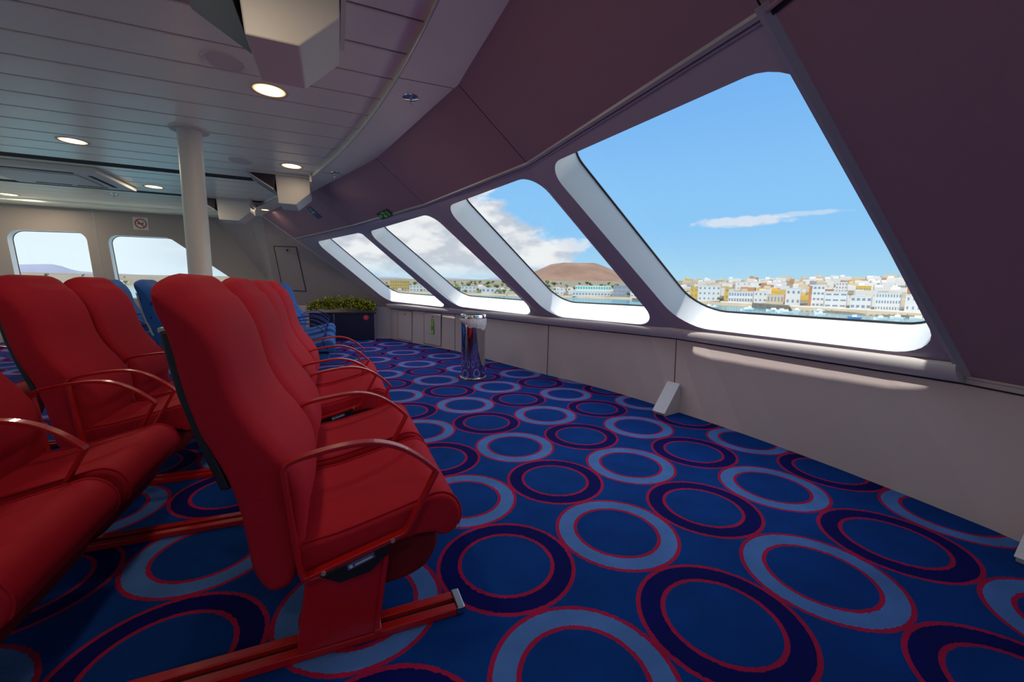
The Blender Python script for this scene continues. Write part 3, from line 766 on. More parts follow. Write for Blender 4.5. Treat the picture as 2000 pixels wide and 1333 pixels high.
# no smoking sign
c = ony(275, 437, YW-.004); m = MB(); m.box(c[0]-.125, c[0]+.125, YW-.006, YW-.001, c[2]-.125, c[2]+.125)
sg = tag(m.build('no_smoking_sign', M['paper']), 'square no smoking sign on the side wall above the windows', 'sign')
m = MB()
for k in range(28):
    a0, a1 = k*2*PI/28, (k+1)*2*PI/28
    m.poly([(c[0]+r*math.cos(a), YW-.008, c[2]+r*math.sin(a)) for r, a in ((.10, a0), (.10, a1), (.08, a1), (.08, a0))])
m.obox((c[0]-.07, YW-.0085, c[2]+.05), (.12, 0, -.12), (.014, 0, .014), (0, .001, 0)); m.build('prohibition_ring', M['signr'], sg)
m = MB(); m.box(c[0]-.055, c[0]+.045, YW-.0078, YW-.007, c[2]-.012, c[2]+.006); m.box(c[0]+.03, c[0]+.04, YW-.0078, YW-.007, c[2]+.008, c[2]+.04); m.build('cigarette', M['black'], sg)
# hatch in the corner fairing
nC = np.cross(S[4]-T[4], P2L-T[4]); nC /= np.linalg.norm(nC); nC = facing(nC, T[4]); cC = nC@T[4]
P = [p+nC*.004 for p in quad_on(nC, cC, [(535, 481), (579, 482.5), (598, 569), (553, 566)])]
m = MB(); m.prism(P, nC*.004); h = tag(fixn(m.build('access_hatch', M['corner'])), 'slanted access hatch in the corner panel behind the seats', 'hatch')
m = MB(); frame_line(m, [p+nC*.005 for p in P], .012, nC); m.build('hatch_edge', M['dark'], h)
lc = P[0]*.45+P[1]*.55+(P[3]-P[0])*.06; m = MB(); m.obox(lc+nC*.006, (P[1]-P[0])*.05, (P[3]-P[0])*.03, nC*.02); m.build('latch', M['black'], h)

# ------------------------------------------------------------------ ceiling fittings
LG = 'recessed round ceiling downlights'
def downlight(x, y, z, label, r=.112, e=1):
    m = MB(); m.lathe((x, y, z), [(r+.018, -.001), (r+.016, -.006), (r+.004, -.007), (r-.004, -.003), (r-.004, .0)], 36, cap=False)
    o = tag(autosmooth(m.build('ceiling_light', M['offwhite'])), label, 'ceiling light', LG)
    m = MB(); m.lathe((x, y, z), [(r-.014, -.0025), (r-.018, -.0032), (0.001, -.0035)], 36); m.build('diffuser', M['bulb'], o)
    m = MB(); m.lathe((x, y, z), [(r-.002, -.002), (r-.016, -.003)], 36, cap=False); m.build('glowing_rim', M['bulb_rim'], o)
    l = bpy.data.lights.new('downlight', 'AREA'); l.shape = 'DISK';  l.size = .2; l.energy = LAMP*e; l.color = (1, .82, .60)
    lo = bpy.data.objects.new('downlight', l); col.objects.link(lo); lo.location = (x, y, z-.012)
LAMP = 12.5
downlight(-.41, 3.76, ZC, 'lit round downlight beside the near hanging cabinet', e=.5)
downlight(-.45, 5.93, ZC, 'lit round downlight at the end of the ceiling, near the second hanging cabinet', e=.12)
downlight(-2.47, 5.95, ZC, 'lit round downlight left of the pole on the near planks')
downlight(-2.51, 8.16, ZC, 'lit round downlight just left of the pole, between dark gaps')
downlight(-5.1, 10.1, ZC, 'lit downlight at the left edge over the side wall')
downlight(-1.19, 9.27, ZT, 'tiny glowing downlight in the curved border', .07, .1)
for x, y in ((-.41, 1.59), (-.41, -.6), (-2.47, 1.6), (-4.6, 3.76), (-2.47, -2.8), (1.2, -2.8), (-.41, -2.8)):  # unseen lamps: near grid pair inferred, the others added as room fill
    downlight(x, y, ZC, 'unseen round downlight overhead, lit as fill for the room', e=.4)
SG = 'fire sprinklers in the ceiling'
def sprinkler(x, y, z, label):
    m = MB(); m.lathe((x, y, z), [(.060, 0), (.058, -.007), (.026, -.012), (.012, -.012)], 28)
    o = tag(autosmooth(m.build('ceiling_sprinkler', M['chrome'])), label, 'sprinkler', SG)
    m = MB(); m.lathe((x, y, z), [(.008, -.008), (.008, -.03), (.004, -.034), (.004, -.05), (.016, -.052), (.016, -.056)], 16); m.build('nozzle', M['steel'], o)
sprinkler(.56, 3.31, ZT, 'chrome sprinkler in the curved border near the front of the ceiling')
sprinkler(.04, 5.84, ZT, 'chrome sprinkler in the border above the second window')
sprinkler(-3.36, 9.16, ZC, 'small sprinkler in the planks near the side wall')
for x, y, lb in ((-.98, 5.95, 'flat round cover on the planks right of the pole'), (-.62, 3.42, 'round cover half hidden by the near hanging cabinet')):
    m = MB(); m.lathe((x, y, ZC), [(.125, 0), (.122, -.010), (.112, -.014), (.105, -.008), (.0, -.008)], 40); tag(autosmooth(m.build('ceiling_cover', M['offwhite'])), lb, 'ceiling cover')
# hanging monitor cabinets
def cabinet(xl, xr, y0, y1, zb, label, near=False):
    root = empty('monitor_cabinet', ((xl+xr)/2, (y0+y1)/2, zb)); tag(root, label, 'hanging cabinet', 'cabinets hanging from the ceiling')
    L = root.location
    ch = .18
    def loc(p): return (p[0]-L[0], p[1]-L[1], p[2]-L[2])
    m = MB(); pf = [(xl-.03, ZT+.045), (xl, zb), (xr-ch, zb), (xr, zb+.165), (xr, ZT+.045)]
    m.prism([loc((x, y0, z)) for x, z in pf], (0, y1-y0, 0)); o = bevel(fixn(m.build('housing', M['offwhite'], root)), .008)
    m = MB(); m.box(xr+.006-L[0], xr+.03-L[0], y0-.2-L[1], y0+.1*near+(y1-y0)*.75-L[1], ZT-.06-L[2], ZT+.045-L[2]); m.build('cable_duct', M['offwhite'], root)
    m = MB(); m.prism([loc(p) for p in ((xl-.30, y0-.02, ZT+.04), (xl-.30, y0-.02, ZT), (xl-.04, y0-.02, ZT-.16), (xl-.03, y0-.02, ZT+.04))], (0, y1-y0+.05, 0))
    s = fixn(m.build('screen', M['screen'], root)); bevel(s, .004)
    m = MB(); m.tube([loc((xl-.305, y0-.025, ZT)), loc((xl-.045, y0-.025, ZT-.165))], .008, 6); m.build('screen_edge', M['offwhite'], s)
    m = MB(); m.box(xl-.34-L[0], xr+.02-L[0], y0-.06-L[1], y1+.02-L[1], ZT+.02-L[2], ZT+.043-L[2]); m.build('mount_plate', M['offwhite'], root)
    return root
cabinet(-.335, .062, 2.30, 2.76, 2.30, 'large cream chamfered cabinet hanging overhead at the top of the photo', True)
cabinet(-.66, -.275, 6.40, 6.92, 2.265, 'cream chamfered cabinet hanging where ceiling planks meet the border')
cabinet(-1.80, -1.33, 8.62, 9.1, 2.28, 'far cream chamfered cabinet hanging near the corner beside the pole')
# air unit in the ceiling
ac = empty('air_unit', (-3.45, 7.8, ZC)); tag(ac, 'square cream air conditioning cassette in the ceiling at left', 'air conditioner')
m = MB(); m.prism([(-.66, -.62, 0), (.66, -.62, 0), (.66, .58, 0), (-.66, .58, 0)], (0, 0, -.06)); bevel(fixn(m.build('casing', M['offwhite'], ac)), .012)
m = MB(); m.box(-.42, .36, -.34, .36, -.074, -.058); bevel(m.build('intake_panel', M['offwhite'], ac), .01)
for (x0, x1, y0, y1) in ((-.42, .36, -.46, -.41), (.46, .51, -.34, .36), (-.42, .36, .44, .48)):
    m = MB(); m.box(x0, x1, y0, y1, -.063, -.058); m.build('outlet_slot', M['dark'], ac)
m = MB(); m.box(-.02, .03, .40, .43, -.07, -.06); m.build('indicator', M['white'], ac)

# ------------------------------------------------------------------ the harbour outside
SEA = -10.
M['sea'] = mat('sea_water', (.03, .20, .25, 1), .16, noise=.35, nscale=.03, bump=.25, bscale=.35, spec=.5)
M['land'] = mat('dry_land', (.19, .165, .115, 1), .95, noise=.3, nscale=.02)
M['beach'] = mat('beach_sand', (.38, .31, .21, 1), .95, noise=.25, nscale=.06)
M['rock'] = mat('dark_rock', (.16, .14, .11, 1), .95, noise=.5, nscale=.2)
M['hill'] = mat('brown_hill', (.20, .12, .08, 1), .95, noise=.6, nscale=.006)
M['mesa'] = mat('hazy_hill', (.22, .24, .33, 1), .95, noise=.12, nscale=.002)  # distance haze put into the base colour
WALLC = {'white': mat('wall_white', (.66, .65, .63, 1), .8, noise=.05, nscale=.5), 'cream': mat('wall_cream', (.56, .47, .34, 1), .8, noise=.06, nscale=.5),
         'yellow': mat('wall_yellow', (.62, .40, .06, 1), .8, noise=.06, nscale=.5), 'orange': mat('wall_orange', (.50, .20, .07, 1), .8, noise=.06, nscale=.5),
         'grey': mat('wall_grey_and_shade', (.30, .31, .35, 1), .8, noise=.06, nscale=.5), 'terracotta': mat('wall_terracotta', (.45, .24, .14, 1), .8, noise=.06, nscale=.5)}
M['pane_dark'] = mat('far_window', (.22, .28, .36, 1), .3)
M['pane_green'] = mat('far_window_green', (.08, .42, .34, 1), .3)
M['tree'] = mat('tree_green', (.12, .16, .055, 1), .9, noise=.4, nscale=.8)
M['bark'] = mat('bark', (.14, .09, .05, 1), .9)
M['boat'] = mat('boat_white', (.82, .82, .80, 1), .4)
M['boatb'] = mat('boat_blue', (.08, .25, .55, 1), .4)

m = MB(); m.poly([(-9000, -9000, SEA), (9000, -9000, SEA), (9000, 9000, SEA), (-9000, 9000, SEA)])
struct(m.build('sea', M['sea']), 'calm blue-green harbour water', 'sea')
# unseen white decks, added to bounce sunlight up through the windows
m = MB(); m.prism([(3.35, -8.0, -1.3), (14, -6.5, -1.3), (24, 0, -1.3), (26, 2.05, -1.3), (24, 4.1, -1.3), (14, 10.6, -1.3), (3.35, 12.1, -1.3)], (0, 0, -.15))
struct(fixn(m.build('foredeck_bounce', M['deck'])), 'unseen white bow deck added to bounce sunlight onto the ceiling', 'deck')
m = MB(); m.box(-12, 3.35, 11.3, 14.2, -1.45, -1.3); m.box(-12, 3.35, -10.1, -7.2, -1.45, -1.3)
struct(m.build('side_deck_bounce', M['deck']), 'unseen white side decks added to bounce sunlight inside', 'deck')
SHORE = [(-900, 1500), (-300, 1400), (20, 1350), (240, 1250), (400, 1100), (560, 900), (640, 760), (760, 720), (860, 690), (940, 640), (1000, 600), (1150, 560), (1260, 520), (1340, 430), (1400, 400), (1480, 375),
         (1540, 330), (1600, 322), (1700, 300), (1800, 285), (1900, 280), (2100, 300), (2500, 360)]
def shore(px):
    for (a, da), (b, db) in zip(SHORE[:-1], SHORE[1:]):
        if px <= b: return da+(db-da)*max(0, (px-a)/(b-a))
    return SHORE[-1][1]
def dirxy(px):
    d = ray(px, 560); return np.array([d[0], d[1]])/math.hypot(d[0], d[1])
def land_z(r): return SEA+(.15 if r < 2 else 2.2 if r < 14 else 2.2+.070*min(r-14, 420))
rs = [0, 3, 12, 14, 60, 150, 300, 434, 700, 1500]
lx = list(range(-900, 2501, 40))
m = MB(); rings = []
for px in lx:
    d = dirxy(px); s0 = shore(px)+3*math.sin(px*.11)
    rings.append([(d[0]*(s0+r), d[1]*(s0+r), land_z(r) if r else SEA-.5) for r in rs])
m.loft(rings, cap=False, closed=False)
for p in range(len(m.f)): m.m[p] = 1 if (p % (len(rs)-1)) < 3 else 0
struct(m.build('shore_land', [M['land'], M['beach']]), 'dry shore rising gently behind the harbour', 'land')
def hill(name, prof, D, depth, mt, label, seed=1):
    rn = random.Random(seed); m = MB(); rings = []
    xs = np.linspace(prof[0][0], prof[-1][0], 60)
    for x in xs:
        y = np.interp(x, [p[0] for p in prof], [p[1] for p in prof])
        top = at(x, y, D); d = dirxy(x); h = top[2]+8; ring = []
        for q in np.linspace(0, 1, 13):
            rr = D-depth*.6+depth*1.6*q; w = math.sin(min(1, q/.375)*PI/2)**1.3 if q <= .375 else math.cos((q-.375)/.625*PI/2)
            ring.append((d[0]*rr, d[1]*rr, -8+h*w*(1+rn.uniform(-.02, .02)*(0 if .3 < q < .45 else 1))))
        rings.append(ring)
    m.loft(rings, cap=False, closed=False); o = m.build(name, mt, None, True)
    return tag(o, label, 'hill', None, 'structure')
hill('hill', [(985, 549), (1020, 541), (1045, 530), (1075, 516.5), (1100, 513.5), (1125, 514), (1160, 514), (1185, 523), (1210, 536), (1240, 544), (1290, 550), (1360, 553)], 3000, 1100, M['hill'], 'broad flat-topped brown hill behind the town', 1)
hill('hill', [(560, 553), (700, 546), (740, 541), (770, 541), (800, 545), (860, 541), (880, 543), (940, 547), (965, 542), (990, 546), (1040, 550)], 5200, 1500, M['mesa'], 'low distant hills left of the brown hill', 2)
hill('hill', [(-60, 530), (20, 521), (45, 517), (105, 516), (125, 520), (140, 526), (160, 530), (200, 533), (300, 538), (400, 543), (460, 547)], 6000, 1500, M['mesa'], 'haze-tinted flat-topped hill seen through the far left window', 3)
hill('hill', [(1290, 553), (1345, 549), (1370, 549.5), (1400, 551.5), (1500, 551), (1600, 552.5), (1700, 553), (1800, 555), (2000, 558)], 1500, 500, M['hill'], 'thin brown ridge above the town roofs', 4)

# boxes of the town: real-sized blocks standing on the shore
OCCB = []
def building(x0, x1, ytop, r, colr, label, win=None, side=None, group=None, pane='pane_dark', depth=11, yaw=0):
    xm = (x0+x1)/2; D = shore(xm)+r; zb = land_z(r)-.3
    a, b = at(x0, ytop, D), at(x1, ytop, D); zt = (a[2]+b[2])/2
    if zt < zb+2.4: zt = zb+2.4
    d = dirxy(xm); t = np.array([-d[1], d[0]])*-1
    ca, sa = math.cos(yaw), math.sin(yaw); t = np.array([t[0]*ca-t[1]*sa, t[0]*sa+t[1]*ca]); n = np.array([-t[1], t[0]]); n = n if n@d > 0 else -n
    w = math.hypot(*(b-a)[:2]); c = d*D
    for q in range(int(w//8)+1):
        o_ = -w/2+w*(q+.5)/(int(w//8)+1); OCCB.append((c[0]+t[0]*o_+d[0]*depth/2, c[1]+t[1]*o_+d[1]*depth/2, depth*.62))
    root = empty('building', (c[0], c[1], zb), math.atan2(t[1], t[0])); tag(root, label, 'building', group)
    h = zt-zb; sg = 1 if (t[0]*n[1]-t[1]*n[0]) > 0 else -1
    def ly(v): return sg*v
    m = MB(); m.box(-w/2, w/2, min(0, ly(depth)), max(0, ly(depth)), 0, h); m.box(-w/2-.1, w/2+.1, min(ly(-.1), ly(.3)), max(ly(-.1), ly(.3)), h, h+.5)
    m.build('wall', WALLC[colr], root)
    if side:  # grey right sides put the unlit face's shade into the colour; orange is paint
        m = MB(); m.box(w/2-.2 if side[0] == 'r' else -w/2, w/2+.15 if side[0] == 'r' else -w/2+w*.18, min(ly(-.15), ly(depth)), max(ly(-.15), ly(depth)), 0, h*.98); m.build('side_wall', WALLC[side[1]], root)
    if win:
        nx, nz, ww, wh = win
        for i in range(nx):
            for k in range(nz):
                cx = -w/2+w*(i+.5)/nx; cz = h*(k+.5)/nz+.1*h/nz
                m = MB(); m.box(cx-w/nx*ww/2, cx+w/nx*ww/2, min(ly(-.12), 0), max(ly(-.12), 0), cz-h/nz*wh/2, cz+h/nz*wh/2); m.build('window', M[pane], root)
    return root
building(1364, 1408, 559, 18, 'white', 'white three-storey waterfront hotel at the left end of the bay', (5, 3, .35, .35), ('r', 'grey'))
building(1349, 1364, 562, 40, 'yellow', 'small yellow house left of the white waterfront hotel', (2, 2, .3, .4))
building(1416, 1425, 562, 34, 'yellow', 'narrow yellow house right of the white waterfront hotel', (1, 2, .4, .35))
building(1424, 1472, 571, 16, 'white', 'long low white building with a row of dark openings on the quay', (9, 2, .6, .5))
building(1436, 1460, 551.5, 170, 'white', 'plain white block standing high on the slope', (2, 2, .2, .2))
building(1474, 1500, 570, 20, 'white', 'low white house behind the stone jetty', (3, 2, .4, .3))
building(1500, 1533, 576, 14, 'cream', 'low cream terrace house by the jetty', (5, 1, .4, .4))
building(1536, 1566, 564, 18, 'white', 'white two-storey house with its shaded side coloured grey at mid bay', (3, 2, .4, .3), ('r', 'grey'))
building(1581, 1612, 558, 14, 'white', 'tall apartment house with an orange end wall', (4, 4, .6, .35), ('l', 'orange'))
building(1613, 1657, 571, 12, 'white', 'wide white house with long dark window bands', (3, 3, .7, .25), ('r', 'grey'))
building(1664, 1706, 579.5, 10, 'white', 'low white quay building with large windows', (4, 2, .6, .35), ('r', 'grey'))
building(1713, 1763, 573, 12, 'white', 'white waterfront hotel with an upper row of small windows', (9, 3, .45, .4), ('r', 'grey'))
building(1772, 1806, 577, 12, 'white', 'white house at the right end of the bay', (3, 2, .3, .3))
building(1672, 1702, 560, 110, 'yellow', 'bright yellow long block above the quay', (6, 2, .4, .3))
building(1632, 1655, 552.5, 120, 'white', 'white four-storey block behind the quay houses', (4, 4, .4, .4), ('r', 'grey'))
building(1773, 1791, 565, 70, 'orange', 'ochre house high at the right end of the bay', (2, 2, .3, .3))
building(1123, 1193, 559, 26, 'white', 'long white hotel with green glazing below the brown hill', (14, 2, .7, .5), None, None, 'pane_green')
building(1118, 1192, 571.5, 10, 'white', 'low white arcade in front of the green glazed hotel', (12, 1, .6, .4))
building(1198, 1232, 559, 24, 'grey', 'grey glazed block right of the green glazed hotel', (4, 3, .7, .5))
building(1086, 1101, 563, 22, 'white', 'white gabled house left of the green glazed hotel', (2, 2, .3, .3))
building(1232, 1262, 568, 12, 'white', 'low white terraces right of the grey glazed block', (5, 2, .5, .4))
building(762, 800, 549, 60, 'yellow', 'long pale yellow hotel seen through the window nearest the planter', (8, 3, .5, .4))
building(800, 838, 558, 24, 'white', 'white villas on the beach below the yellow hotel', (6, 2, .4, .4))
building(900, 930, 560, 22, 'white', 'white villa group among trees in the third window', (4, 2, .4, .4))
building(940, 975, 563, 16, 'white', 'white beach house at the waterline in the third window', (4, 1, .5, .4))
building(1060, 1084, 567, 14, 'white', 'white house among trees at the left of the second window', (3, 2, .4, .3))
rn = random.Random(11)
OCC = list(OCCB)
TG = {'white': ('white flat-roofed house on the town slope', 'white houses on the town slope'), 'cream': ('cream flat-roofed house on the town slope', 'cream houses on the town slope'),
      'terracotta': ('terracotta house on the town slope', 'terracotta houses on the town slope'), 'yellow': ('yellow house on the town slope', 'yellow houses on the town slope'), 'grey': ('grey house on the town slope', 'grey houses on the town slope')}
def free(x, y, R0):
    if any((x-a)**2+(y-b)**2 < (R0+q)**2 for a, b, q in OCC): return False
    OCC.append((x, y, R0)); return True
def small_house(px, r, colr, w, h, dp, z0=0):
    D = shore(px)+r; d = dirxy(px); zb = land_z(r)-.5
    if not free(d[0]*(D+dp/2), d[1]*(D+dp/2), .5*math.hypot(w, dp)): return
    m = MB(); m.box(-w/2, w/2, 0, dp, 0, h); m.box(-w/2, -w/2+w*.4, dp*.4, dp, h, h+rn.choice((0.4, 2.2)))
    o = m.build('house', WALLC[colr]); o.location = (d[0]*D, d[1]*D, zb); o.rotation_euler = (0, 0, math.atan2(d[1], d[0])-PI/2+rn.uniform(-.25, .25))
    tag(o, TG[colr][0], 'house', TG[colr][1]); return o
for rr in range(40, 430, 30):
    px = 1338+rn.uniform(0, 12)
    while px < 1830:
        D = shore(px)+rr; w = rn.uniform(8, 15)
        small_house(px, rr+rn.uniform(-8, 8), rn.choices(('white', 'cream', 'terracotta', 'yellow', 'grey'), (6, 4, 1.3, .5, .6))[0], w, rn.uniform(3.5, 7.5), rn.uniform(7, 10))
        px += (w+rn.uniform(1, 14))/D*801*(1.15 if rr < 250 else 1.5)
for (a, b, n) in ((640, 870, 26), (880, 1030, 22), (1040, 1265, 22), (30, 175, 12), (235, 400, 12)):
    for i in range(n): small_house(rn.uniform(a, b), rn.choice((12, 25, 40, 70, 110)), rn.choices(('white', 'cream', 'terracotta'), (6, 3, 1))[0], rn.uniform(8, 20), rn.uniform(4, 7), 9)
# trees
def tree_mesh(seed):
    r = random.Random(seed); m = MB()
    for k in range(5):
        cx, cy, cz, R0 = r.uniform(-1.6, 1.6), r.uniform(-1.6, 1.6), r.uniform(3.2, 5.5), r.uniform(1.4, 2.2)
        rings = []
        for i in range(6):
            ph_ = PI*i/5; rings.append([(cx+R0*math.sin(ph_)*math.cos(2*PI*j/9)*r.uniform(.8, 1.15)+.001, cy+R0*math.sin(ph_)*math.sin(2*PI*j/9)*r.uniform(.8, 1.15), cz+R0*.85*math.cos(ph_)) for j in range(9)])
        m.loft(rings)
    return m
def palm_mesh():
    m = MB()
    for k in range(11):
        a = 2*PI*k/11; d = np.array([math.cos(a), math.sin(a), 0]); s = np.array([-d[1], d[0], 0])*.35; o = np.array([0, 0, 7.])
        m.add([o, o+d*1.3+s+[0, 0, .5], o+d*2.8+[0, 0, -.9], o+d*1.3-s+[0, 0, .5]], [(0, 1, 2, 3)])
    return m
tp = []
for k in range(3):
    t = tag(empty('tree'), 'rounded green tree among the white houses on the far shore', 'tree', 'trees on the far shore')
    tree_mesh(k).build('crown', M['tree'], t); m = MB(); m.cyl((0, 0), .3, .2, 0, 3.6, 6); m.build('trunk', M['bark'], t); tp.append(t)
pp = tag(empty('palm_tree'), 'tall palm among the white houses on the far shore', 'palm', 'palms on the far shore')
palm_mesh().build('fronds', M['tree'], pp); m = MB(); m.cyl((0, 0), .22, .14, 0, 7, 6); m.build('trunk', M['bark'], pp)
usedt = set()
def put(p, px, r, s):
    D = shore(px)+r; d = dirxy(px)
    if not free(d[0]*D, d[1]*D, 2.6*s if p is pp else 3.4*s): return
    o = p if p.name not in usedt else copy_tree(p); usedt.add(p.name)
    o.location = (d[0]*D, d[1]*D, land_z(r)-.2); o.scale = (s, s, s); o.rotation_euler = (0, 0, rn.uniform(0, 6))
for (a, b, n) in ((745, 880, 60), (885, 1030, 80), (1045, 1125, 40), (1125, 1270, 40), (1340, 1810, 12), (30, 180, 10), (235, 400, 8)):
    for i in range(n): put(rn.choice(tp), rn.uniform(a, b), rn.choice((14, 22, 35, 50, 60, 80, 100, 150, 200, 260)), rn.uniform(.6, 1.5))
for (a, b, n) in ((745, 1030, 14), (1045, 1265, 9), (1340, 1800, 5)):
    for i in range(n): put(pp, rn.uniform(a, b), rn.choice((16, 30, 60, 100)), rn.uniform(.8, 1.5))
put(tp[1], 1505, 12, 1.1)
# jetties
def jetty(x0, x1, r0, r1, h, label):
    m = MB(); P = []
    for px, r in ((x0, r0), (x1, r0), (x1, r1), (x0, r1)):
        d = dirxy(px); D = shore(px)+r; P.append((d[0]*D, d[1]*D, SEA-1))
    m.prism(P, (0, 0, h+1)); o = fixn(m.build('jetty', M['rock'])); tag(o, label, 'jetty')
jetty(1472, 1546, -14, 4, 3.2, 'dark stone jetty in front of the cream terrace')
jetty(1236, 1290, -60, -30, 2.6, 'low brown breakwater end at the right of the second window')
m = MB(); rings = []
for px in range(1546, 1840, 6):
    d = dirxy(px); s0 = shore(px)-4+2*math.sin(px*.5); rings.append([(d[0]*(s0+r), d[1]*(s0+r), z) for r, z in ((0, SEA-.4), (3, SEA+.7+.4*math.sin(px)), (8, SEA+1.0), (13, SEA+2.1))])
m.loft(rings, cap=False, closed=False); struct(m.build('shore_rocks', M['rock']), 'dark rocky strip along the waterline', 'rocks')
m = MB(); rings = []
for px in range(1410, 1830, 10):
    d = dirxy(px); s0 = shore(px)+9; rings.append([(d[0]*(s0+r), d[1]*(s0+r), z) for r, z in ((0, SEA+1.2), (0, SEA+3.0), (1, SEA+3.0), (1, SEA+2))])
m.loft(rings, cap=False, closed=False); struct(m.build('quay_parapet', WALLC['white']), 'white parapet along the quay', 'parapet')
# boats
def boat(px, py, ln, label, mast=False, hullm='boat', yaw=None, grp='small boats moored in the bay'):
    p = onz(px, py, SEA); t = empty('boat', (p[0], p[1], SEA), yaw if yaw is not None else rn.uniform(-.7, .7)+math.atan2(dirxy(px)[1], dirxy(px)[0])+PI/2)
    tag(t, label, 'boat', grp); w = ln*.15
    m = MB(); rings = []
    for q, ww, zz in ((-.5, .9, .9), (-.25, 1, .85), (.1, 1, .95), (.35, .6, 1.1), (.5, .03, 1.3)):
        rings.append([(q*ln, -w*ww, zz), (q*ln*.96, -w*ww*.6, -.2), (q*ln*.96, w*ww*.6, -.2), (q*ln, w*ww, zz)])
    m.loft(rings); fixn(m.build('hull', M[hullm], t))
    m = MB(); m.prism([(-.18*ln, -w*.6, .85), (.18*ln, -w*.6, .85), (.10*ln, -w*.6, 1.9), (-.16*ln, -w*.6, 2.0)], (0, w*1.2, 0)); fixn(m.build('cabin', M['boat'], t))
    if mast: m = MB(); m.cyl((0, 0), .10, .06, .8, ln*1.25, 6); m.build('mast', M['boat'], t)
for i, (px, py, ln, mast, lb) in enumerate(((1384, 600, 8, 1, 'small sailing boat with a mast by the left end of the bay'), (1396, 602, 6, 0, 'small white boat next to the sailing boat at left of the bay'),
        (1457, 607, 7, 0, 'white motor boat off the beach, alone between the left boats and the jetty'), (1464, 604, 6, 0, 'white boat just behind the one off the beach'),
        (1510, 608, 8, 0, 'white boat leftmost of the cluster before the jetty'), (1526, 609, 7, 0, 'white boat at the back of the cluster before the jetty'), (1534, 611.5, 8, 0, 'white boat nearest in the cluster before the jetty'),
        (1550, 604, 7, 0, 'white boat right of the cluster before the jetty'), (1556, 608, 6, 0, 'white boat at the right front of the jetty cluster'),
        (1600, 610, 7, 0, 'low grey-white boat alone below the orange end wall'), (1602, 615, 5, 0, 'tiny white boat nearest below the orange end wall'), (1625, 610, 8, 0, 'white boat below the wide white house'),
        (1719, 625, 5, 0, 'small white dinghy near the sill below the hotel'), (1752, 623, 6, 1, 'white sailing dinghy with a thin mast near the right end'), (1792, 625, 7, 0, 'white boat at the far right end of the bay'))):
    boat(px, py, ln, lb, mast)
boat(1668, 623.5, 5, 'bright blue dinghy near the sill in the big window', 0, 'boatb')

# ------------------------------------------------------------------ sky, sun
w = bpy.data.worlds.new('world'); sc.world = w; w.use_nodes = True; nt = w.node_tree; nt.nodes.clear(); L = nt.links.new
def nd(t): return nt.nodes.new(t)
def mt(op, a, b=None, c=None, clamp=False):
    n = nd('ShaderNodeMath'); n.operation = op; n.use_clamp = clamp
    for i, v in enumerate((a, b, c)):
        if v is None: continue
        if isinstance(v, (int, float)): n.inputs[i].default_value = v
        else: L(v, n.inputs[i])
    return n.outputs[0]
def ramp(x, a, b):      # 0 at a, 1 at b, smooth
    n = nd('ShaderNodeMapRange'); n.interpolation_type = 'SMOOTHSTEP'
    L(x, n.inputs[0]); n.inputs[1].default_value = a; n.inputs[2].default_value = b; return n.outputs[0]
def mixc(f, a, b):
    n = nd('ShaderNodeMix'); n.data_type = 'RGBA'
    if isinstance(f, (int, float)): n.inputs[0].default_value = f
    else: L(f, n.inputs[0])
    for s, v in ((6, a), (7, b)):
        if isinstance(v, tuple): n.inputs[s].default_value = v
        else: L(v, n.inputs[s])
    return n.outputs[2]
tc = nd('ShaderNodeTexCoord'); nz = nd('ShaderNodeVectorMath'); nz.operation = 'NORMALIZE'; L(tc.outputs['Generated'], nz.inputs[0])
sx = nd('ShaderNodeSeparateXYZ'); L(nz.outputs[0], sx.inputs[0])
elev = mt('MULTIPLY', mt('ARCSINE', sx.outputs[2]), 180/PI); az = mt('MULTIPLY', mt('ARCTAN2', sx.outputs[1], sx.outputs[0]), 180/PI)
c = mixc(ramp(elev, -1, 9), (.44, .72, .88, 1), (.27, .58, .93, 1))
c = mixc(ramp(elev, 8, 26), c, (.185, .46, .90, 1)); c = mixc(ramp(elev, 26, 70), c, (.13, .33, .75, 1))
c = mixc(mt('MULTIPLY', ramp(az, 92, 112), mt('SUBTRACT', 1, ramp(elev, 30, 60))), c, (.80, .93, 1.0, 1))      # milky towards the left
mp = nd('ShaderNodeMapping'); mp.inputs['Scale'].default_value = (1, 1, 2.1); L(nz.outputs[0], mp.inputs[0])
n1 = nd('ShaderNodeTexNoise'); n1.inputs['Scale'].default_value = 6.5; n1.inputs['Detail'].default_value = 9; n1.inputs['Roughness'].default_value = .55; L(mp.outputs[0], n1.inputs['Vector'])
n2 = nd('ShaderNodeTexNoise'); n2.inputs['Scale'].default_value = 14; n2.inputs['Detail'].default_value = 7; L(mp.outputs[0], n2.inputs['Vector'])
# the cumulus bank: upper limit falls towards the right
lim = mt('ADD', mt('MULTIPLY', mt('SUBTRACT', az, 57), .72), 3.5); lim = mt('MINIMUM', lim, 19)
env = mt('SUBTRACT', lim, elev); env = mt('MULTIPLY', env, .045)
env = mt('MINIMUM', env, .22)
bank = mt('ADD', mt('SUBTRACT', n1.outputs['Fac'], .44), env)
bank = mt('MULTIPLY', ramp(bank, .0, .10), mt('MULTIPLY', ramp(az, 53, 60), mt('SUBTRACT', 1, ramp(az, 98, 110))))
bank = mt('MULTIPLY', bank, ramp(elev, -.5, 4))
cloudc = mixc(ramp(n2.outputs['Fac'], .38, .62), (.58, .60, .66, 1), (.92, .91, .90, 1))
c = mixc(mt('MULTIPLY', bank, .93), c, cloudc)
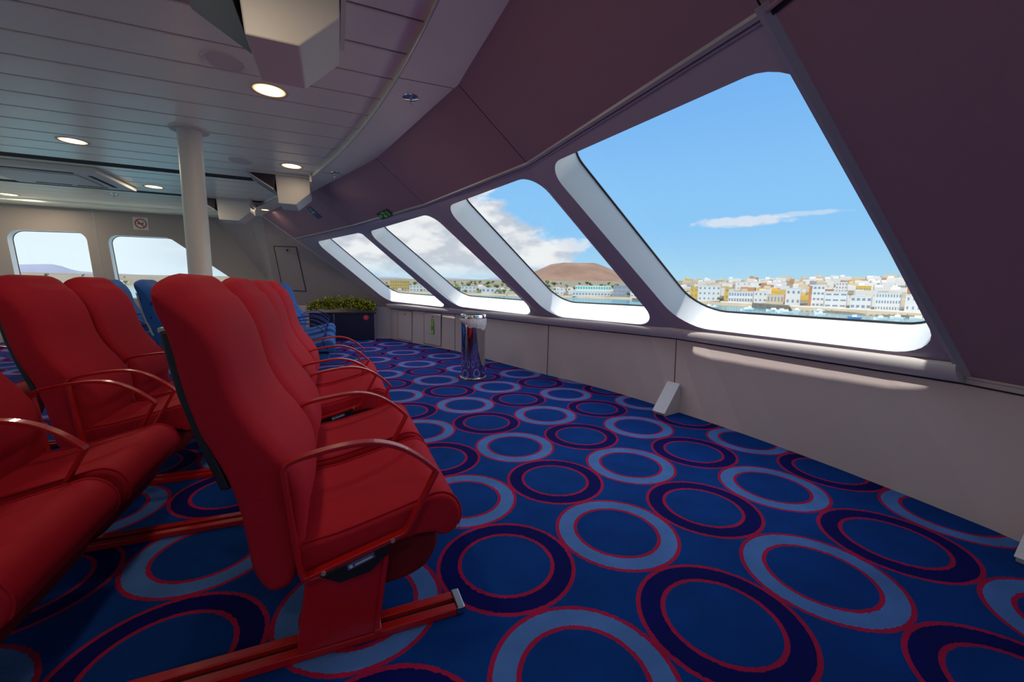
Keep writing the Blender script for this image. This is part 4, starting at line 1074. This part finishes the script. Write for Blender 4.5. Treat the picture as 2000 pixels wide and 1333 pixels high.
# thin wisp in the big window and faint streaks at left
def blob(a0, e0, wa, we):
    u = mt('DIVIDE', mt('SUBTRACT', az, a0), wa); v = mt('DIVIDE', mt('SUBTRACT', elev, e0), we)
    return mt('ADD', mt('MULTIPLY', u, u), mt('MULTIPLY', v, v))
n3 = nd('ShaderNodeTexNoise'); n3.inputs['Scale'].default_value = 30; n3.inputs['Detail'].default_value = 6; L(mp.outputs[0], n3.inputs['Vector'])
for a0, e0, wa, we, st in ((38.5, 8.3, 6, .75, .75), (32.5, 8.75, 4, .35, .45), (58.6, 5.9, 2.6, 1.3, .75), (56, 8.4, 2, .9, .35), (109, 6.3, 5, 1.1, .7), (105, 5.2, 4, .9, .6), (113, 7.2, 1.2, .5, .8)):
    f = mt('SUBTRACT', 1, mt('ADD', blob(a0, e0, wa, we), mt('MULTIPLY', mt('SUBTRACT', n3.outputs['Fac'], .5), 2.4)))
    c = mixc(mt('MULTIPLY', ramp(f, 0, .8), st), c, (.80, .82, .88, 1))
fill_cloud = mt('MAXIMUM', mt('MULTIPLY', ramp(elev, 29, 40), .33), mt('MULTIPLY', ramp(elev, 1, 6), mt('MULTIPLY', ramp(az, 23, 14), ramp(az, -62, -40))))  # bright unseen cloud overhead and to the right, added to light the interior
fill_cloud = mt('MULTIPLY', fill_cloud, mt('ADD', .72, mt('MULTIPLY', n1.outputs['Fac'], .55)), None, True)
c = mixc(mt('MULTIPLY', fill_cloud, .95), c, (2.7, 2.6, 2.5, 1))
c = mixc(ramp(elev, -1, -4), c, (.10, .20, .26, 1))
bg = nd('ShaderNodeBackground'); L(c, bg.inputs[0]); bg.inputs[1].default_value = SKY = .84
ow = nd('ShaderNodeOutputWorld'); L(bg.outputs[0], ow.inputs[0])
sl = bpy.data.lights.new('sun', 'SUN'); sl.energy = 3.0; sl.angle = math.radians(.7); sl.color = (1, .95, .87)
so = bpy.data.objects.new('sun', sl); col.objects.link(so)
so.rotation_euler = Vector((1.47, .15, -1.59)).to_track_quat('-Z', 'Y').to_euler()

sc.view_settings.view_transform = 'Standard'; sc.view_settings.look = 'None'; sc.view_settings.gamma = 1; sc.view_settings.use_curve_mapping = False
sc.view_settings.exposure = .3
sc.render.engine = 'CYCLES'
cy = sc.cycles; cy.use_denoising = True; cy.max_bounces = 10; cy.diffuse_bounces = 6; cy.glossy_bounces = 4; cy.transparent_max_bounces = 12
cy.sample_clamp_indirect = 6; cy.caustics_reflective = False; cy.caustics_refractive = False
